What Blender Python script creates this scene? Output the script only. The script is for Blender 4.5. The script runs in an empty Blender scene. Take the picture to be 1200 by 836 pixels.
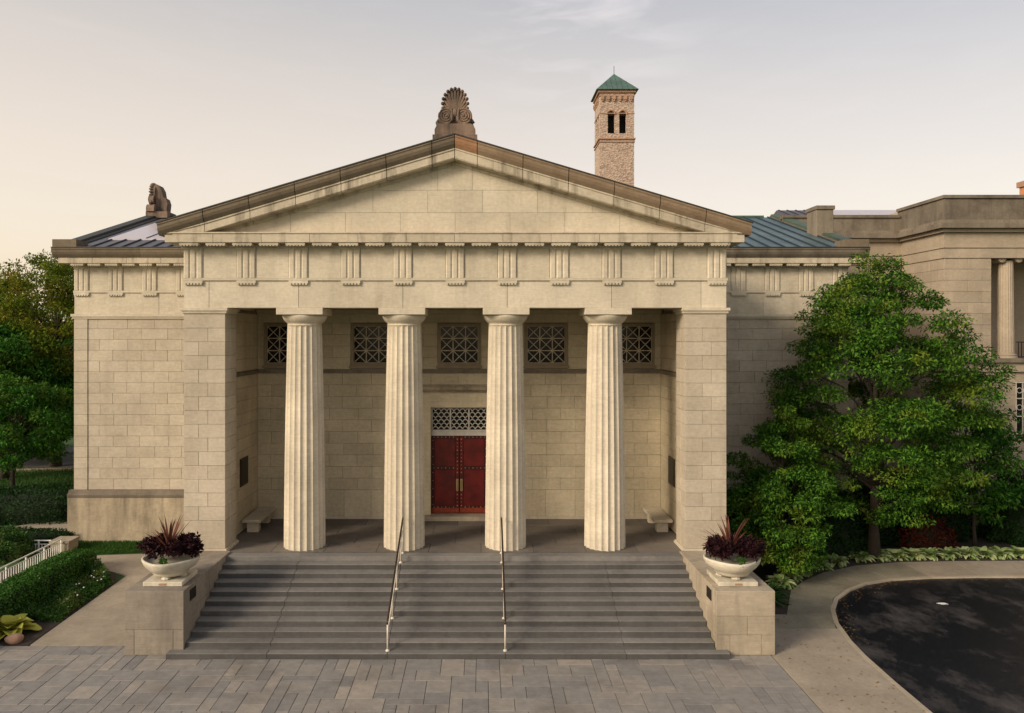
import bpy, bmesh, math, random
import numpy as np
from mathutils import Vector, Matrix
R = math.radians
rnd = random.Random(7)
sc = bpy.context.scene
COL = sc.collection

# ------------------------------------------------------------------ camera, sky, sun, exposure
cd = bpy.data.cameras.new('camera'); cam = bpy.data.objects.new('camera', cd); COL.objects.link(cam)
cam.location = (0.85, -23.9, 6.8); cam.rotation_euler = (R(90), 0, 0)
cd.sensor_width = 36; cd.lens = 26.64; cd.shift_x = 0.0292; cd.shift_y = -0.020
cd.clip_start = 0.1; cd.clip_end = 3000
sc.camera = cam
SUN_EL, SUN_AZ = 26, 52          # degrees above the horizon; degrees to the left of straight behind the camera
to_sun = Vector((-math.sin(R(SUN_AZ))*math.cos(R(SUN_EL)), -math.cos(R(SUN_AZ))*math.cos(R(SUN_EL)), math.sin(R(SUN_EL))))
w = bpy.data.worlds.new('World'); sc.world = w; w.use_nodes = True
nt = w.node_tree; nt.nodes.clear()
out = nt.nodes.new('ShaderNodeOutputWorld'); add = nt.nodes.new('ShaderNodeAddShader')
b1 = nt.nodes.new('ShaderNodeBackground'); b2 = nt.nodes.new('ShaderNodeBackground')
sky = nt.nodes.new('ShaderNodeTexSky'); sky.sky_type = 'NISHITA'; sky.sun_disc = False
sky.sun_elevation = R(SUN_EL); sky.sun_rotation = math.atan2(to_sun.x, to_sun.y); sky.air_density = 1.0; sky.dust_density = 3.0
b1.inputs[1].default_value = 0.05
tc = nt.nodes.new('ShaderNodeTexCoord'); sx = nt.nodes.new('ShaderNodeSeparateXYZ'); ramp = nt.nodes.new('ShaderNodeValToRGB')
mxn = nt.nodes.new('ShaderNodeMath'); mxn.operation = 'MULTIPLY_ADD'; mxn.inputs[1].default_value = 0.06
nt.links.new(tc.outputs['Generated'], sx.inputs[0])
nt.links.new(sx.outputs[0], mxn.inputs[0]); nt.links.new(sx.outputs[2], mxn.inputs[2])
nt.links.new(mxn.outputs[0], ramp.inputs[0])
cr = ramp.color_ramp
stops = [(0.0, (.68, .52, .36)), (0.10, (.67, .545, .40)), (0.20, (.63, .512, .388)), (0.30, (.54, .455, .365)), (0.42, (.385, .355, .325)), (1.0, (.26, .25, .27))]
while len(cr.elements) < len(stops): cr.elements.new(0.5)
for e, (p, c) in zip(cr.elements, stops): e.position = p; e.color = (*c, 1)
# a few thin high clouds
cmap = nt.nodes.new('ShaderNodeMapping'); cmap.inputs['Scale'].default_value = (3.5, 3.5, 16)
cmap.inputs['Rotation'].default_value = (0, R(-14), 0)
cn = nt.nodes.new('ShaderNodeTexNoise'); cn.inputs['Scale'].default_value = 3.0; cn.inputs['Detail'].default_value = 8; cn.inputs['Distortion'].default_value = .6
cramp = nt.nodes.new('ShaderNodeMapRange'); cramp.inputs[1].default_value = .47; cramp.inputs[2].default_value = .72; cramp.inputs[4].default_value = .42
cmix = nt.nodes.new('ShaderNodeMix'); cmix.data_type = 'RGBA'; cmix.inputs[7].default_value = (.76, .66, .60, 1)
nt.links.new(tc.outputs['Generated'], cmap.inputs[0]); nt.links.new(cmap.outputs[0], cn.inputs['Vector'])
nt.links.new(cn.outputs['Fac'], cramp.inputs[0])
vd = nt.nodes.new('ShaderNodeVectorMath'); vd.operation = 'DISTANCE'; vd.inputs[1].default_value = (.125, .91, .395); nt.links.new(tc.outputs['Generated'], vd.inputs[0])
vm = nt.nodes.new('ShaderNodeMapRange'); vm.inputs[1].default_value = .02; vm.inputs[2].default_value = .16; vm.inputs[3].default_value = 1.0; vm.inputs[4].default_value = .12; nt.links.new(vd.outputs['Value'], vm.inputs[0])
cmm = nt.nodes.new('ShaderNodeMath'); cmm.operation = 'MULTIPLY'; nt.links.new(cramp.outputs[0], cmm.inputs[0]); nt.links.new(vm.outputs[0], cmm.inputs[1]); nt.links.new(cmm.outputs[0], cmix.inputs[0])
nt.links.new(ramp.outputs[0], cmix.inputs[6]); nt.links.new(cmix.outputs[2], b2.inputs[0])
b2.inputs[1].default_value = 0.92
nt.links.new(sky.outputs[0], b1.inputs[0]); nt.links.new(b1.outputs[0], add.inputs[0]); nt.links.new(b2.outputs[0], add.inputs[1])
nt.links.new(add.outputs[0], out.inputs[0])
sl = bpy.data.lights.new('sun', 'SUN'); sun = bpy.data.objects.new('sun', sl); COL.objects.link(sun)
sl.energy = 2.7; sl.angle = R(18); sl.color = (1.0, .83, .62)
sun.rotation_euler = (-to_sun).to_track_quat('-Z', 'Y').to_euler(); sun.location = (-40, -60, 40)
vs = sc.view_settings; vs.view_transform = 'Standard'; vs.look = 'None'; vs.gamma = 1; vs.use_curve_mapping = False; vs.exposure = 0.34
sc.render.engine = 'CYCLES'; sc.cycles.max_bounces = 6

# ------------------------------------------------------------------ materials
def mat_base(name):
    m = bpy.data.materials.new(name); m.use_nodes = True
    n = m.node_tree; p = n.nodes['Principled BSDF']
    return m, n, p
def mk(n, t, **kw):
    x = n.nodes.new(t)
    for k, v in kw.items(): setattr(x, k, v)
    return x
def noise(n, scale, detail=4, mapping=None, rough=.55, src=None):
    t = mk(n, 'ShaderNodeTexNoise'); t.inputs['Scale'].default_value = scale; t.inputs['Detail'].default_value = detail; t.inputs['Roughness'].default_value = rough
    if src is None:
        g = mk(n, 'ShaderNodeNewGeometry'); src = g.outputs['Position']
    if mapping:
        mp = mk(n, 'ShaderNodeMapping'); mp.inputs['Scale'].default_value = mapping
        n.links.new(src, mp.inputs[0]); src = mp.outputs[0]
    n.links.new(src, t.inputs['Vector']); return t.outputs['Fac']
def maprange(n, v, a, b, c, d):
    m = mk(n, 'ShaderNodeMapRange'); n.links.new(v, m.inputs[0])
    for i, x in enumerate((a, b, c, d)): m.inputs[i+1].default_value = x
    return m.outputs[0]
def math_(n, op, a, b):
    m = mk(n, 'ShaderNodeMath', operation=op)
    for i, x in enumerate((a, b)):
        if isinstance(x, (int, float)): m.inputs[i].default_value = x
        else: n.links.new(x, m.inputs[i])
    return m.outputs[0]
def mixc(n, f, a, b, blend='MIX'):
    m = mk(n, 'ShaderNodeMix', data_type='RGBA', blend_type=blend)
    for i, x in ((0, f), (6, a), (7, b)):
        if isinstance(x, (int, float)): m.inputs[i].default_value = x
        elif isinstance(x, tuple): m.inputs[i].default_value = (*x, 1)
        else: n.links.new(x, m.inputs[i])
    return m.outputs[2]
def piece_random(n):
    oi = mk(n, 'ShaderNodeObjectInfo'); g = mk(n, 'ShaderNodeNewGeometry')
    return math_(n, 'FRACT', math_(n, 'ADD', oi.outputs['Random'], g.outputs['Random Per Island']), 0)
def bump(n, p, h, s, d):
    b = mk(n, 'ShaderNodeBump'); b.inputs['Strength'].default_value = s; b.inputs['Distance'].default_value = d
    n.links.new(h, b.inputs['Height']); n.links.new(b.outputs[0], p.inputs['Normal'])

def stone(name, c1, c2, var=.16, stain=(.10, .085, .06), stain_amt=.5, streak=.35, rough=.85, bs=.35, lo=.52, hi=.78):
    m, n, p = mat_base(name)
    r = piece_random(n)
    col = mixc(n, r, c1, c2)
    col = mixc(n, 1.0, col, mixc(n, maprange(n, noise(n, .7, 5), .3, .7, 0, 1), (1-var,)*3, (1+var*.6,)*3), 'MULTIPLY')
    col = mixc(n, 1.0, col, mixc(n, maprange(n, noise(n, 9, 6, rough=.7), .3, .7, 0, 1), (.86, .85, .83), (1.08, 1.08, 1.07)), 'MULTIPLY')
    # fine horizontal sawing and bedding marks
    col = mixc(n, 1.0, col, mixc(n, maprange(n, noise(n, 1, 4, (2.5, 2.5, 38)), .35, .65, 0, 1), (.93, .925, .91), (1.04, 1.04, 1.04)), 'MULTIPLY')
    # rain streaks and soot patches
    st = maprange(n, noise(n, 1, 6, (2.2, 2.2, .30), .65), lo, hi, 0, streak)
    col = mixc(n, st, col, stain)
    st2 = maprange(n, noise(n, .55, 7, None, .7), lo+.05, hi, 0, stain_amt)
    col = mixc(n, st2, col, stain)
    n.links.new(col, p.inputs['Base Color']); p.inputs['Roughness'].default_value = rough
    p.inputs['Specular IOR Level'].default_value = .25
    bump(n, p, noise(n, 34, 6, rough=.7), bs, .012)
    return m
def plain(name, c, rough=.6, metal=0, var=.12, ns=6, spec=.5, coat=0):
    m, n, p = mat_base(name)
    col = mixc(n, maprange(n, noise(n, ns, 5), .3, .7, 0, 1), tuple(x*(1-var) for x in c), tuple(x*(1+var) for x in c))
    n.links.new(col, p.inputs['Base Color']); p.inputs['Roughness'].default_value = rough; p.inputs['Metallic'].default_value = metal
    p.inputs['Specular IOR Level'].default_value = spec
    if coat: p.inputs['Coat Weight'].default_value = coat; p.inputs['Coat Roughness'].default_value = .15
    return m
def leafmat(name, c1, c2, c3=None, rough=.55, trans=.25):
    m, n, p = mat_base(name)
    g = mk(n, 'ShaderNodeNewGeometry')
    col = mixc(n, g.outputs['Random Per Island'], c1, c2)
    if c3: col = mixc(n, maprange(n, noise(n, .8, 3), .52, .7, 0, .8), col, c3)
    n.links.new(col, p.inputs['Base Color']); p.inputs['Roughness'].default_value = rough; p.inputs['Specular IOR Level'].default_value = .12
    if trans:
        t = mk(n, 'ShaderNodeBsdfTranslucent'); n.links.new(col, t.inputs[0])
        ms = mk(n, 'ShaderNodeMixShader'); ms.inputs[0].default_value = trans
        o = n.nodes['Material Output']; n.links.new(p.outputs[0], ms.inputs[1]); n.links.new(t.outputs[0], ms.inputs[2]); n.links.new(ms.outputs[0], o.inputs[0])
    return m
M = {}
M['wall'] = stone('limestone_wall', (.50, .443, .362), (.435, .38, .305), stain_amt=.25, streak=.18, var=.14)
M['warm'] = stone('limestone_smooth', (.60, .538, .435), (.54, .482, .385), stain=(.17, .13, .075), stain_amt=.35, streak=.3)
M['column'] = stone('limestone_column', (.60, .54, .44), (.56, .50, .40), stain=(.26, .20, .13), stain_amt=.3, streak=.3, lo=.50)
M['back'] = stone('limestone_weathered', (.62, .545, .405), (.54, .47, .345), stain=(.15, .11, .06), stain_amt=.4, streak=.25)
M['joint'] = plain('mortar', (.34, .29, .22), .95)
M['plinth'] = stone('limestone_plinth', (.45, .38, .28), (.38, .32, .235), stain=(.085, .07, .05), stain_amt=.6, streak=.7, lo=.44, hi=.72)
M['corona'] = stone('cornice_stone', (.55, .485, .385), (.49, .43, .335), stain=(.07, .055, .035), stain_amt=.5, streak=.85, lo=.52, hi=.74)
M['sima_dark'] = stone('sooted_sima', (.20, .16, .115), (.155, .125, .09), stain=(.05, .04, .03), stain_amt=.6, streak=.5)
M['sima_warm'] = stone('rusty_sima', (.31, .225, .15), (.24, .175, .12), stain=(.09, .065, .045), stain_amt=.6, streak=.4)
M['sima_orange'] = stone('orange_sima', (.36, .20, .115), (.34, .19, .11), stain=(.2, .10, .06), stain_amt=.5, streak=.4)
M['ornament'] = stone('terracotta_ornament', (.25, .175, .135), (.22, .155, .12), stain=(.04, .035, .03), stain_amt=.9, streak=.9, lo=.42, hi=.66)
M['cheek_grey'] = stone('sooted_cheek', (.285, .25, .21), (.24, .21, .178), stain=(.09, .08, .065), stain_amt=.5, streak=.6, lo=.46)
M['cheek'] = stone('limestone_cheek', (.40, .345, .27), (.35, .30, .23), stain=(.13, .11, .085), stain_amt=.5, streak=.55, lo=.48)
M['dark_stone'] = stone('stained_parapet', (.235, .20, .158), (.17, .145, .115), stain=(.05, .04, .03), stain_amt=.9, streak=.6, lo=.46)
M['far_wall'] = stone('pale_limestone', (.43, .36, .28), (.37, .31, .24), stain=(.18, .15, .12), stain_amt=.4, streak=.35)
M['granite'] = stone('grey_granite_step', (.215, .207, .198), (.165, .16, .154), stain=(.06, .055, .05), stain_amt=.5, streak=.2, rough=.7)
M['riser'] = stone('shaded_granite_riser', (.094, .092, .091), (.072, .071, .071), stain=(.03, .028, .025), stain_amt=.4, streak=.5, rough=.7)  # shaded copy of the step granite; the sky-lit treads use the lighter one
M['porch'] = stone('porch_slab', (.19, .168, .148), (.135, .12, .107), stain=(.05, .045, .04), stain_amt=.6, streak=.2, rough=.7)
M['paver_grout'] = plain('paver_grout', (.05, .045, .04), .95)
def paver():
    m, n, p = mat_base('bluestone_paver')
    oi = mk(n, 'ShaderNodeObjectInfo'); g = mk(n, 'ShaderNodeNewGeometry')
    r = math_(n, 'FRACT', math_(n, 'ADD', oi.outputs['Random'], g.outputs['Random Per Island']), 0)
    cr = mk(n, 'ShaderNodeValToRGB'); n.links.new(r, cr.inputs[0])
    cs = [(0, (.185, .183, .182)), (.25, (.22, .21, .20)), (.5, (.235, .222, .207)), (.7, (.265, .245, .222)), (.88, (.20, .198, .195)), (1, (.31, .28, .245))]
    while len(cr.color_ramp.elements) < len(cs): cr.color_ramp.elements.new(.5)
    for e, (q, c) in zip(cr.color_ramp.elements, cs): e.position = q; e.color = (*c, 1)
    col = mixc(n, 1.0, cr.outputs[0], mixc(n, maprange(n, noise(n, 5, 6, None, .7), .3, .7, 0, 1), (.78, .78, .78), (1.15, 1.13, 1.1)), 'MULTIPLY')
    col = mixc(n, maprange(n, noise(n, .8, 5), .5, .75, 0, .55), col, (.10, .085, .075))
    n.links.new(col, p.inputs['Base Color'])
    n.links.new(maprange(n, noise(n, 2, 4), .3, .7, .55, .85), p.inputs['Roughness'])
    bump(n, p, noise(n, 22, 6, None, .7), .5, .012)
    return m
M['paver'] = paver()
M['concrete'] = stone('concrete_walk', (.335, .29, .232), (.30, .26, .208), stain=(.14, .12, .09), stain_amt=.5, streak=0, lo=.5, rough=.9)
M['concrete_old'] = stone('mossy_concrete', (.27, .245, .185), (.235, .215, .16), stain=(.06, .06, .035), stain_amt=.8, streak=0, lo=.44, rough=.9)
M['kerb'] = stone('kerb_stone', (.42, .36, .28), (.36, .31, .24), stain=(.12, .10, .07), stain_amt=.5, streak=0)
def asphalt():
    m, n, p = mat_base('wet_asphalt')
    a = maprange(n, noise(n, .45, 10, (1.6, 1, 1), .72), .50, .70, 0, 1)
    col = mixc(n, a, (.005, .006, .010), (.060, .054, .053))  # pale blotches put the light sheen of the drive into the colour
    col = mixc(n, maprange(n, noise(n, 60, 3), .55, .75, 0, .5), col, (.10, .09, .085))
    n.links.new(col, p.inputs['Base Color'])
    n.links.new(maprange(n, a, 0, 1, .34, .8), p.inputs['Roughness'])
    p.inputs['Specular IOR Level'].default_value = .25
    bump(n, p, noise(n, 90, 4), .6, .01)
    return m
M['asphalt'] = asphalt()
M['road'] = plain('road_asphalt', (.11, .105, .11), .9)
M['grass'] = leafmat('lawn_blades', (.03, .085, .012), (.05, .12, .02), trans=.15)
M['lawn'] = plain('lawn_ground', (.028, .07, .012), .95, var=.4, ns=3)
M['soil'] = plain('garden_soil', (.035, .025, .018), .95, var=.4, ns=9)
M['steel'] = plain('pale_painted_steel', (.55, .50, .42), .5)
M['bronze'] = plain('dark_bronze', (.055, .035, .022), .4, .6)
M['plaque'] = plain('dark_bronze_plaque', (.028, .022, .018), .45, .5)
M['white_metal'] = plain('white_railing', (.72, .71, .68), .5)
M['urn'] = stone('white_cast_stone', (.60, .56, .47), (.56, .52, .43), stain=(.22, .19, .14), stain_amt=.6, streak=.5, lo=.46, rough=.7)
M['glass'] = plain('dark_glass', (.010, .009, .009), .12, var=.3, spec=.28)
M['bars'] = plain('window_bars', (.50, .44, .34), .6)
M['frame'] = plain('window_frame', (.26, .20, .13), .6)
M['lattice'] = plain('transom_lattice', (.52, .49, .44), .5)
M['void'] = plain('dark_interior', (.01, .008, .007), 1)
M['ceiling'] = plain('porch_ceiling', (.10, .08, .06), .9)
M['door'] = plain('red_door_leather', (.115, .006, .005), .42, var=.45, ns=3, spec=.4, coat=.15)
M['door_frame'] = plain('dark_red_frame', (.05, .004, .004), .5)
M['kick'] = plain('red_kickplate', (.24, .035, .012), .45, var=.4, ns=14)
M['brass'] = plain('brass', (.50, .37, .19), .35, .8)
def metalroof(name, c1, c2, rough=.4):
    m, n, p = mat_base(name)
    col = mixc(n, maprange(n, noise(n, .45, 5), .42, .62, 0, 1), c1, c2)
    col = mixc(n, 1.0, col, mixc(n, maprange(n, noise(n, 6, 5), .3, .7, 0, 1), (.8, .8, .8), (1.15, 1.15, 1.15)), 'MULTIPLY')
    n.links.new(col, p.inputs['Base Color']); p.inputs['Roughness'].default_value = rough; p.inputs['Metallic'].default_value = .25
    return m
M['roof_left'] = metalroof('lead_grey_roof', (.085, .085, .105), (.12, .115, .13), .45)
M['roof'] = metalroof('blue_green_copper_roof', (.055, .105, .125), (.10, .155, .165), .42)
M['seam'] = plain('roof_seam', (.018, .028, .036), .5)
M['coping'] = metalroof('green_copper_coping', (.075, .12, .085), (.05, .07, .06), .6)
M['verdigris'] = metalroof('verdigris', (.095, .175, .15), (.075, .135, .12), .7)
M['leadroof'] = metalroof('purple_grey_roof', (.07, .055, .08), (.045, .04, .055), .4)
M['skylight'] = plain('skylight_glazing', (.46, .43, .47), .3, var=.08)
M['gutter'] = plain('roof_edge', (.03, .032, .03), .6)
def brickstone(name, c1, c2, c3, sc_=(1.6, 3.2)):
    m, n, p = mat_base(name)
    g = mk(n, 'ShaderNodeNewGeometry'); mp = mk(n, 'ShaderNodeMapping'); mp.inputs['Scale'].default_value = (1, 1, 1.9)
    n.links.new(g.outputs['Position'], mp.inputs[0])
    v = mk(n, 'ShaderNodeTexVoronoi'); v.inputs['Scale'].default_value = 4.2; n.links.new(mp.outputs[0], v.inputs['Vector'])
    s = mk(n, 'ShaderNodeSeparateColor'); n.links.new(v.outputs['Color'], s.inputs[0])
    col = mixc(n, s.outputs[0], c1, c2); col = mixc(n, maprange(n, s.outputs[1], .6, 1, 0, 1), col, c3)
    n.links.new(col, p.inputs['Base Color']); p.inputs['Roughness'].default_value = .9
    bump(n, p, v.outputs['Distance'], .8, .08)
    return m
M['tower'] = brickstone('rubble_stone', (.38, .28, .22), (.52, .40, .31), (.26, .19, .155))
M['tower_trim'] = stone('sandstone_trim', (.42, .26, .18), (.37, .23, .16), stain=(.2, .1, .07))
M['chimney'] = stone('orange_brick', (.55, .25, .13), (.5, .22, .12), stain=(.25, .12, .08))
M['bark'] = plain('bark', (.035, .026, .018), .95, var=.4, ns=20)
M['leaf_a'] = leafmat('tree_leaf', (.008, .042, .005), (.10, .235, .024), (.20, .25, .03), trans=.2)  # wide dark-to-bright tones put shadow and highlight contrast into the leaves
M['leaf_b'] = leafmat('deep_green_leaf', (.008, .05, .006), (.07, .21, .022), (.13, .21, .026))
M['leaf_c'] = leafmat('olive_leaf', (.06, .11, .01), (.19, .23, .02), (.34, .22, .03), trans=.4)  # olive leaf colour, yellowed further to carry the warm backlight
M['leaf_shrub'] = leafmat('dark_shrub_leaf', (.008, .028, .006), (.022, .06, .012))
M['leaf_box'] = leafmat('boxwood_leaf', (.014, .060, .009), (.085, .21, .032), rough=.4)
M['hedge_shade'] = plain('hedge_shade', (.006, .015, .004), 1)  # near-black: the shade between the leaves is put into this colour
M['leaf_hosta'] = leafmat('variegated_hosta_leaf', (.13, .27, .05), (.72, .76, .42), rough=.45)
M['leaf_yellow'] = leafmat('golden_hosta_leaf', (.36, .40, .05), (.58, .56, .12), rough=.4)
M['leaf_red'] = leafmat('red_barberry_leaf', (.05, .010, .008), (.11, .026, .014))
M['leaf_purple'] = leafmat('purple_black_leaf', (.010, .005, .007), (.038, .010, .014), trans=.1)
M['leaf_spike'] = leafmat('bronze_spike_leaf', (.10, .035, .028), (.19, .075, .05), trans=.1)
M['leaf_mix'] = leafmat('ground_cover_leaf', (.02, .07, .012), (.08, .17, .035), (.16, .20, .05))
M['flower'] = plain('white_flower', (.75, .75, .72), .7)
M['rock'] = stone('pink_rock', (.36, .22, .16), (.34, .21, .15))

# ------------------------------------------------------------------ helpers
WORLD = {}
def link(o, parent=None, loc=(0, 0, 0)):
    COL.objects.link(o); L = Vector(loc)
    if parent is not None:
        o.parent = parent; o.location = L - WORLD[parent.name]
    else: o.location = L
    WORLD[o.name] = L
    return o
def tag(o, label=None, cat=None, group=None, kind=None):
    if label: o['label'] = label
    if cat: o['category'] = cat
    if group: o['group'] = group
    if kind: o['kind'] = kind
    return o
def empty(name, loc, parent=None):
    o = bpy.data.objects.new(name, None); o.empty_display_size = .2
    return link(o, parent, loc)
def mesh_obj(name, me, mat, parent=None, loc=(0, 0, 0)):
    if mat is not None and not me.materials: me.materials.append(mat)
    return link(bpy.data.objects.new(name, me), parent, loc)
class MB:
    def __init__(s): s.v = []; s.f = []; s.mi = []
    def face(s, pts, mi=0):
        b = len(s.v); s.v += [tuple(p) for p in pts]; s.f.append(tuple(range(b, b+len(pts)))); s.mi.append(mi); return s
    def add(s, vs, fs, mi=0):
        b = len(s.v); s.v += [tuple(p) for p in vs]
        for f in fs: s.f.append(tuple(b+i for i in f)); s.mi.append(mi)
        return s
    def box(s, x0, x1, y0, y1, z0, z1, mi=0):
        vs = [(x, y, z) for z in (z0, z1) for y in (y0, y1) for x in (x0, x1)]
        return s.add(vs, [(0, 2, 3, 1), (4, 5, 7, 6), (0, 1, 5, 4), (2, 6, 7, 3), (0, 4, 6, 2), (1, 3, 7, 5)], mi)
    def cbox(s, x0, x1, y0, y1, z0, z1, c=.008, mi=0):      # box with all edges chamfered
        P = {}; vs = []; fs = []
        xs, ys, zs = (x0, x1), (y0, y1), (z0, z1); sg = (1, -1)
        for i in (0, 1):
            for j in (0, 1):
                for k in (0, 1):
                    a = (xs[i], ys[j], zs[k]); d = (sg[i]*c, sg[j]*c, sg[k]*c)
                    for ax in range(3):
                        p = [a[q] if q == ax else a[q]+d[q] for q in range(3)]
                        P[(i, j, k, ax)] = len(vs); vs.append(p)
        def q(ax, val):
            o = [t for t in range(3) if t != ax]; r = []
            for (u, v_) in ((0, 0), (1, 0), (1, 1), (0, 1)):
                idx = [0, 0, 0]; idx[ax] = val; idx[o[0]] = u; idx[o[1]] = v_; r.append(P[(*idx, ax)])
            return r
        for ax in range(3):
            for val in (0, 1): fs.append(q(ax, val))
        for ax in range(3):           # edges running along ax
            o = [t for t in range(3) if t != ax]
            for u in (0, 1):
                for v_ in (0, 1):
                    r = []
                    for (e, face_ax) in ((0, o[0]), (1, o[0]), (1, o[1]), (0, o[1])):
                        idx = [0, 0, 0]; idx[ax] = e; idx[o[0]] = u; idx[o[1]] = v_; r.append(P[(*idx, face_ax)])
                    fs.append(r)
        for i in (0, 1):
            for j in (0, 1):
                for k in (0, 1): fs.append([P[(i, j, k, a)] for a in range(3)])
        return s.add(vs, fs, mi)
    def prism_xz(s, poly, y0, y1, mi=0):
        n = len(poly); vs = [(x, y0, z) for x, z in poly]+[(x, y1, z) for x, z in poly]
        return s.add(vs, [tuple(range(n)), tuple(range(2*n-1, n-1, -1))]+[(i, i+n, (i+1) % n+n, (i+1) % n) for i in range(n)], mi)
    def prism_yz(s, poly, x0, x1, mi=0):
        n = len(poly); vs = [(x0, y, z) for y, z in poly]+[(x1, y, z) for y, z in poly]
        return s.add(vs, [tuple(range(n)), tuple(range(2*n-1, n-1, -1))]+[(i, i+n, (i+1) % n+n, (i+1) % n) for i in range(n)], mi)
    def prism_xy(s, poly, z0, z1, mi=0):
        n = len(poly); vs = [(x, y, z0) for x, y in poly]+[(x, y, z1) for x, y in poly]
        return s.add(vs, [tuple(range(n)), tuple(range(2*n-1, n-1, -1))]+[(i, i+n, (i+1) % n+n, (i+1) % n) for i in range(n)], mi)
    def tube(s, pts, rads, n=8, mi=0):
        pts = [Vector(p) for p in pts]; rings = []; b = len(s.v)
        for i, p in enumerate(pts):
            d = (pts[min(i+1, len(pts)-1)]-pts[max(i-1, 0)]).normalized()
            a = d.cross(Vector((0, 0, 1)) if abs(d.z) < .9 else Vector((1, 0, 0))).normalized(); c = d.cross(a)
            r = rads[i] if hasattr(rads, '__len__') else rads
            for k in range(n):
                t = 2*math.pi*k/n; s.v.append(tuple(p+a*math.cos(t)*r+c*math.sin(t)*r))
        for i in range(len(pts)-1):
            for k in range(n):
                s.f.append((b+i*n+k, b+i*n+(k+1) % n, b+(i+1)*n+(k+1) % n, b+(i+1)*n+k)); s.mi.append(mi)
        s.f.append(tuple(b+k for k in range(n-1, -1, -1))); s.mi.append(mi)
        s.f.append(tuple(b+(len(pts)-1)*n+k for k in range(n))); s.mi.append(mi)
        return s
    def lathe(s, prof, cx=0, cy=0, n=32, rf=None, mi=0):     # prof: (radius, z); rf(theta, r, z) reshapes
        b = len(s.v)
        for r, z in prof:
            for k in range(n):
                t = 2*math.pi*k/n; q = rf(t, r, z) if rf else r
                s.v.append((cx+q*math.cos(t), cy+q*math.sin(t), z))
        for i in range(len(prof)-1):
            for k in range(n): s.f.append((b+i*n+k, b+i*n+(k+1) % n, b+(i+1)*n+(k+1) % n, b+(i+1)*n+k)); s.mi.append(mi)
        s.f.append(tuple(b+k for k in range(n-1, -1, -1))); s.mi.append(mi)
        s.f.append(tuple(b+(len(prof)-1)*n+k for k in range(n))); s.mi.append(mi)
        return s
    def ball(s, c, r, n=8, m=6, mi=0):        # r: (rx, ry, rz)
        prof = []; b = len(s.v)
        for i in range(m+1):
            ph = math.pi*i/m
            for k in range(n):
                t = 2*math.pi*k/n
                s.v.append((c[0]+r[0]*math.sin(ph)*math.cos(t), c[1]+r[1]*math.sin(ph)*math.sin(t), c[2]+r[2]*math.cos(ph)))
        for i in range(m):
            for k in range(n): s.f.append((b+i*n+k, b+(i+1)*n+k, b+(i+1)*n+(k+1) % n, b+i*n+(k+1) % n)); s.mi.append(mi)
        return s
    def xform(s, M4, start=0):
        for i in range(start, len(s.v)): s.v[i] = tuple(M4 @ Vector(s.v[i]))
        return s
    def mesh(s, name, mats, smooth=False):
        me = bpy.data.meshes.new(name); me.from_pydata(s.v, [], s.f)
        for m in (mats if isinstance(mats, (list, tuple)) else [mats]): me.materials.append(m)
        if any(s.mi): me.polygons.foreach_set('material_index', s.mi)
        bm = bmesh.new(); bm.from_mesh(me); bmesh.ops.recalc_face_normals(bm, faces=bm.faces); bm.to_mesh(me); bm.free()
        if smooth: me.polygons.foreach_set('use_smooth', [True]*len(me.polygons))
        me.update(); return me
    def build(s, name, mats, parent=None, smooth=False, loc=(0, 0, 0), kind=None):
        c = Vector(loc)
        if parent is not None or loc == (0, 0, 0):          # put the origin at the piece's own bottom centre
            xs = [v[0] for v in s.v]; ys = [v[1] for v in s.v]; zs = [v[2] for v in s.v]
            o = Vector(((min(xs)+max(xs))/2, (min(ys)+max(ys))/2, min(zs)))
            s.v = [(v[0]-o.x, v[1]-o.y, v[2]-o.z) for v in s.v]; c = c+o
        ob = link(bpy.data.objects.new(name, s.mesh(name, mats, smooth)), parent, c)
        if kind: ob['kind'] = kind
        return ob
BLK = {}
def block(name, x0, x1, y0, y1, z0, z1, mat, parent, c=.005):        # chamfered stone; equal sizes share their mesh
    k = (round(x1-x0, 3), round(y1-y0, 3), round(z1-z0, 3), mat.name, c)
    if k not in BLK:
        a, b, d = (x1-x0)/2, (y1-y0)/2, (z1-z0)/2
        BLK[k] = MB().cbox(-a, a, -b, b, -d, d, c).mesh(name, mat)
    return mesh_obj(name, BLK[k], None, parent, ((x0+x1)/2, (y0+y1)/2, (z0+z1)/2))
J = .0038      # half joint
def course_rects(u0, u1, zs, bw, openings=(), phase=0, jitter=0.0):
    """stones of a coursed wall: list of (ua, ub, za, zb); openings: (ua, ub, za, zb)"""
    res = []
    for i in range(len(zs)-1):
        za, zb = zs[i], zs[i+1]
        off = (i+phase) % 2*bw*.5
        cuts = [u0]; u = u0+off if off > .01 else u0+bw
        mid = (u0+u1)/2
        n0 = math.floor((u0-mid)/bw)-1
        cuts = sorted({round(max(u0, min(u1, mid+(k+(.5 if (i+phase) % 2 else 0))*bw+rnd.uniform(-jitter, jitter))), 4) for k in range(n0, -n0+1)} | {u0, u1})
        cc = [cuts[0]]
        for c in cuts[1:]:
            if c-cc[-1] < bw*.28 and c != cuts[-1]: continue
            if c == cuts[-1] and c-cc[-1] < bw*.28 and len(cc) > 1: cc.pop()
            cc.append(c)
        for a, b in zip(cc[:-1], cc[1:]):
            segs = [(a, b)]
            for (oa, ob, oz0, oz1) in openings:
                if zb > oz0+.02 and za < oz1-.02:
                    ns = []
                    for (p, q) in segs:
                        if q <= oa or p >= ob: ns.append((p, q)); continue
                        if p < oa-.03: ns.append((p, oa))
                        if q > ob+.03: ns.append((ob, q))
                    segs = ns
            for (p, q) in segs: res.append((p, q, za, zb))
    return res
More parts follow.
